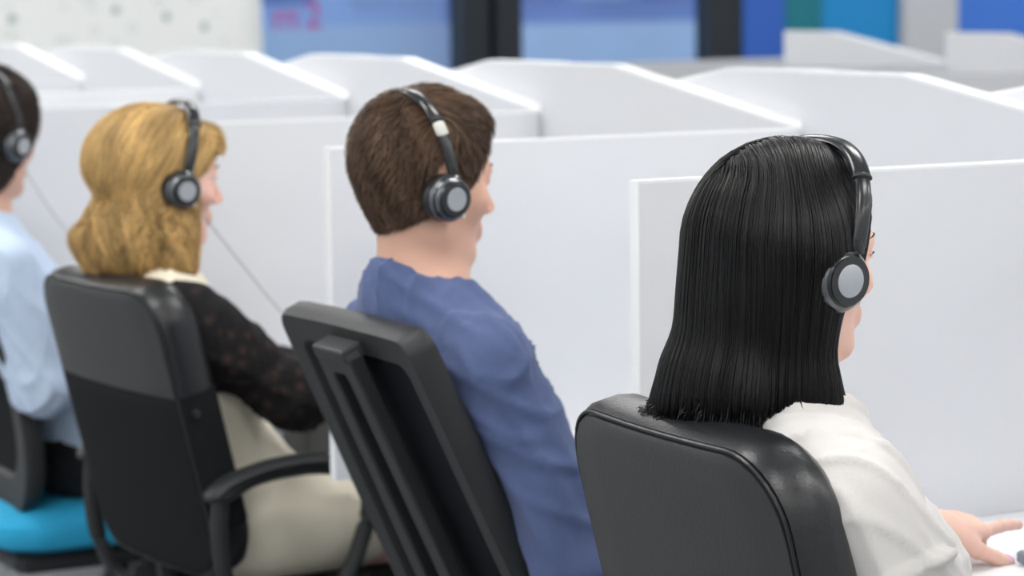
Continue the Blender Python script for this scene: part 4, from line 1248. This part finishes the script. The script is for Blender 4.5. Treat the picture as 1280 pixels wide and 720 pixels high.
# --------------------------------------------------------------- blonde woman
def woman_blonde():
    X = -1.38
    root = empty('person', (X, 0, 0), 0, 'blonde woman in a cream dress with black lace sleeves, seated third from the right', 'person')
    hs = .95; hc = (0, -.092, 1.143); pit = math.radians(5)
    toL, toW = xform(hc, 0, pit, 0, hs)
    J = dict(pel=(0, .02, .57), chest=(0, -.075, .82), d=.085, neck=(0, -.105, 1.005), shR=(.152, -.115, .915), shL=(-.152, -.105, .915),
             elR=(.205, .045, .790), wrR=(.09, .27, .775), elL=(-.22, .05, .77), wrL=(-.12, .27, .775), w=.92, aw=.92, bust=True)
    skin = skin_mat('skin_pale', (.78, .50, .42))
    hr = hand_parts(J['wrR'], (-.2, .97, -.10), (-.1, .1, 1), (-1, 0, 0), [(.2, .3, .2)] * 4, s=.93)
    hl = hand_parts(J['wrL'], (.2, .97, -.10), (.1, .1, 1), (1, 0, 0), [(.2, .3, .2)] * 4, s=.93)
    make_body(root, J, toL, toW, hs, True, skin, [hr, hl])
    dm = cloth_mat('cream_dress', (.86, .80, .65), .7, noise=.05, nscale=20, bump=.3, bscale=300)
    P = J['pel']; Nk = J['neck']
    ops = limb_ops(J, .012, arms=False, legs=False)
    for s in (1, -1):
        ops.append(('u', rcn((s * .085, P[1] + .02, .545), (s * .085, P[1] + .46, .535), .092, .070), .06))
    ops.append(('u', rcn((0, P[1] + .02, .54), (0, P[1] + .45, .53), .085, .062, (.62, 1, 1)), .05))
    ops.append(('i', plane((0, .2, 1), (0, Nk[1], Nk[2] - .004)), .006))
    for s in (1, -1): ops.append(('s', ell((s * .178, -.11, .92), (.048, .09, .11)), .01))
    cr = [((.10, .02, .70), (.15, .09, .57), .008, .018), ((.06, .08, .66), (.16, .17, .58), .007, .016), ((.12, -.05, .78), (.15, .03, .66), .006, .016), ((.14, .02, .60), (.16, .25, .53), .008, .015),
          ((.05, .10, .62), (.10, .30, .61), .006, .018), ((.14, .1, .60), (.17, .30, .57), .006, .014), ((.14, -.08, .87), (.14, -.02, .75), .005, .012), ((.12, .0, .66), (.16, .06, .50), -.006, .014)]
    garment('dress', root, comb(ops), (-.26, -.26, .42), (.26, .56, 1.03), .0075, dm, cr, .0026, 14, 5)
    # lace sleeves
    lace = bpy.data.materials.new('black_lace'); lace.use_nodes = True
    nt = lace.node_tree; b = nt.nodes['Principled BSDF']; b.inputs['Roughness'].default_value = .8; b.inputs['Specular IOR Level'].default_value = .2
    tc = nt.nodes.new('ShaderNodeTexCoord'); vo = nt.nodes.new('ShaderNodeTexVoronoi'); vo.inputs['Scale'].default_value = 38
    cr_ = nt.nodes.new('ShaderNodeValToRGB'); cr_.color_ramp.elements[0].color = (.040, .025, .021, 1); cr_.color_ramp.elements[0].position = .08
    cr_.color_ramp.elements[1].color = (.009, .008, .009, 1); cr_.color_ramp.elements[1].position = .42
    nt.links.new(tc.outputs['Object'], vo.inputs['Vector']); nt.links.new(vo.outputs['Distance'], cr_.inputs[0]); nt.links.new(cr_.outputs[0], b.inputs['Base Color'])
    v2 = nt.nodes.new('ShaderNodeTexVoronoi'); v2.inputs['Scale'].default_value = 160; bp = nt.nodes.new('ShaderNodeBump'); bp.inputs['Strength'].default_value = .6; bp.inputs['Distance'].default_value = .003
    nt.links.new(tc.outputs['Object'], v2.inputs['Vector']); nt.links.new(v2.outputs['Distance'], bp.inputs['Height']); nt.links.new(bp.outputs[0], b.inputs['Normal'])
    for nm in ('R', 'L'):
        s = 1 if nm == 'R' else -1
        S_, E_, W_ = J['sh' + nm], J['el' + nm], J['wr' + nm]
        f = comb([('u', rcn(S_, E_, .066, .052), 0), ('u', rcn(E_, W_, .050, .034), .03), ('u', rcn((s * .118, S_[1], S_[2] + .012), S_, .056, .066), .03), ('s', rcn(np.array(W_) + (np.array(W_) - np.array(E_)) * .22, np.array(W_) + (np.array(W_) - np.array(E_)) * .3, .045, .045), .003)])
        lo, hi = bbox_of([S_, E_, W_, (s * .12, S_[1], S_[2])], .085)
        garment('lace_sleeve', root, f, lo, hi, .006, lace, amp=.003, sc=22, seed=8, label='black lace sleeve')
    # black strap edging of the neckline
    for s in (1, -1):
        MB().tube(curve_pts([(s * .045, Nk[1] - .075, Nk[2] - .02), (s * .075, Nk[1] - .02, Nk[2] - .006), (s * .085, Nk[1] + .05, Nk[2] - .05), (s * .07, Nk[1] + .115, Nk[2] - .11)], 14), .007, 8, .5).build('neckline_trim', lace, root, True)
    shoes(root, J)
    hm = hair_mat('blonde_hair', (.56, .36, .14), .5, .35)
    puff = comb([('u', ell((0, -.026, .050), (.092, .112, .084)), 0), ('u', ell((0, -.052, .022), (.088, .098, .078)), .03), ('u', ell((0, .048, .070), (.056, .042, .028)), .025), ('i', plane((0, .80, -.60), (0, .088, .040)), .012)])
    puff = inspace(puff, toL, hs)
    low = comb([('u', rcn((0, -.135, 1.115), (0, -.150, 1.045), .070, .070, (.85, 1, 1)), 0), ('u', rcn((-.03, -.175, 1.065), (-.05, -.215, 1.045), .050, .022, (.85, 1, 1)), .03), ('u', rcn((-.02, -.165, 1.05), (-.03, -.185, 1.01), .050, .034, (.85, 1, 1)), .02),
                ('u', rcn((.070, -.085, 1.12), (.075, -.10, 1.01), .024, .024), .03), ('u', rcn((-.070, -.085, 1.12), (-.075, -.10, 1.01), .024, .024), .03)])
    hf = comb([('u', puff, 0), ('u', low, .012)])
    lo, hi = (-.17, -.28, .94), (.17, .10, 1.31)
    v, q = surfnet(hf, lo, hi, .0045)
    nn = vnormals(v, q)
    dd = np.where(v[:, 2] < 1.10, .008 * np.sin(v[:, 0] * 130 + 3 * np.sin(v[:, 2] * 60)) * np.cos(v[:, 1] * 110 + 2 * np.sin(v[:, 2] * 45)), 0)
    v = v + nn * dd[:, None]
    hb = link('hair', mkmesh('hair', v, q, np.ones((len(v), 3)) * .8), hm, root); hb['label'] = 'puffed blonde hair, wavy at the nape'
    rng = np.random.RandomState(17)
    tie = np.array([0.0, -.165, 1.125])
    def dirf(p, s, ph):
        d = tie - p; d[:, 2] -= .0
        d /= (np.linalg.norm(d, axis=1, keepdims=True) + 1e-6)
        up = np.clip((p[:, 2] - 1.10) / .03, 0, 1)[:, None]
        out = p - np.array([0, -.1, 0]); out[:, 2] = 0; out /= (np.linalg.norm(out, axis=1, keepdims=True) + 1e-6)
        dn = np.tile([0, 0, -1.], (len(p), 1)) + out * .3
        sd = np.array([0, -.35, -.9]) + np.zeros_like(p)
        return (d * .7 + sd * .3) * up + dn * (1 - up)
    rts = roots_on(hf, lo, hi, .006, 6000, rng, keep=lambda v: v[:, 2] > 1.11)
    strands('hair_strands', hf, rts, dirf, 12, .010, rng.uniform(-.001, .002, len(rts)), .0011, hb, hm, rng, (.6, 1.35), stop=lambda p: p[:, 2] < 1.095, wave=.15, wfreq=60, clump=1)
    rts = roots_on(hf, lo, hi, .006, 4200, rng, keep=lambda v: (v[:, 2] < 1.125) & (v[:, 2] > 1.0) & (v[:, 1] < -.06))
    strands('wavy_ends', hf, rts, dirf, 12, .0095, rng.uniform(-.001, .006, len(rts)), .0012, hb, hm, rng, (.5, 1.45), lift=.008, stop=lambda p: p[:, 2] < .985 + .012 * np.sin(p[:, 0] * 70), wave=.75, wfreq=75, clump=1)
    # loose fringe at the brow
    rts = roots_on(hf, lo, hi, .005, 700, rng, keep=lambda v: (np.stack(toL([v[:, i] for i in range(3)]), 1)[:, 1] > .055) & (v[:, 2] > hc[2] + .05))
    def fr(p, s, ph): return np.stack([.3 + .5 * np.sin(ph), np.ones(len(p)), -.15 + 0 * ph], 1)
    strands('fringe', hf, rts, fr, 7, .005, rng.uniform(0, .002, len(rts)), .0010, hb, hm, rng, (.7, 1.4), lift=.014, wave=.5, wfreq=80, clump=1)
woman_blonde()
headset(-1.38, (-1.38, -.092, 1.143), .95, 0, 'black headset with a silver disc, worn by the blonde woman over puffed hair', top_y=.034, rtop=.138, ear=(.094, -.008, -.012))

# ================================================================== DESK THINGS
def laptop(x, y, rz, label):
    e = empty('laptop', (x, y, .735), rz, label, 'laptop')
    MB().box((-.165, 0, .002), (.165, .225, .018), .003).build('base', M['laptop'], e)
    kb = MB()
    for r in range(5):
        for c in range(13): kb.box((-.145 + c * .0225, .095 + r * .022, .0175), (-.145 + c * .0225 + .0195, .095 + r * .022 + .019, .0200))
    kb.build('keyboard', M['keys'], e)['kind'] = 'stuff'
    MB().box((-.05, .012, .0175), (.05, .078, .0186)).build('touchpad', M['steel'], e)
    ld = MB().box((-.165, 0, 0), (.165, .007, .215), .002).xf(lambda a, b, c: (a, .225 + b + c * .30, .014 + c * .954)).build('lid', M['laptop'], e)
    MB().box((-.152, -.0012, .014), (.152, .001, .202)).xf(lambda a, b, c: (a, .225 + b + c * .30, .014 + c * .954)).build('screen', M['screen'], ld)
    MB().cyl((-.12, .226, .013), (.12, .226, .013), .006).build('hinge', M['keys'], e, True)
    return e
laptop(.435, .385, 0, 'slate grey laptop under the black-haired woman\'s fingers')
laptop(-.46, .43, 0, 'slate grey laptop on the desk of the man in the navy shirt')
laptop(-1.38, .42, 0, 'slate grey laptop on the blonde woman\'s desk')
laptop(-2.3, .42, 0, 'slate grey laptop on the desk of the man in pale blue')
tag(MB().tube(curve_pts([(-1.30, -.055, 1.085), (-1.33, .03, .99), (-1.345, .11, .90), (-1.33, .20, .82), (-1.30, .30, .765), (-1.24, .42, .742), (-1.2, .50, .739)], 30), .0014, 8).build('headset_cable', M['cable'], None, True), 'thin grey headset cable hanging in front of the blonde woman', 'cable')
tag(MB().tube(curve_pts([(-2.21, -.07, 1.12), (-2.24, .0, 1.02), (-2.26, .09, .92), (-2.24, .20, .83), (-2.2, .32, .765), (-2.14, .42, .742), (-2.1, .50, .739)], 30), .0014, 8).build('headset_cable', M['cable'], None, True), 'thin grey headset cable in front of the man in pale blue', 'cable')
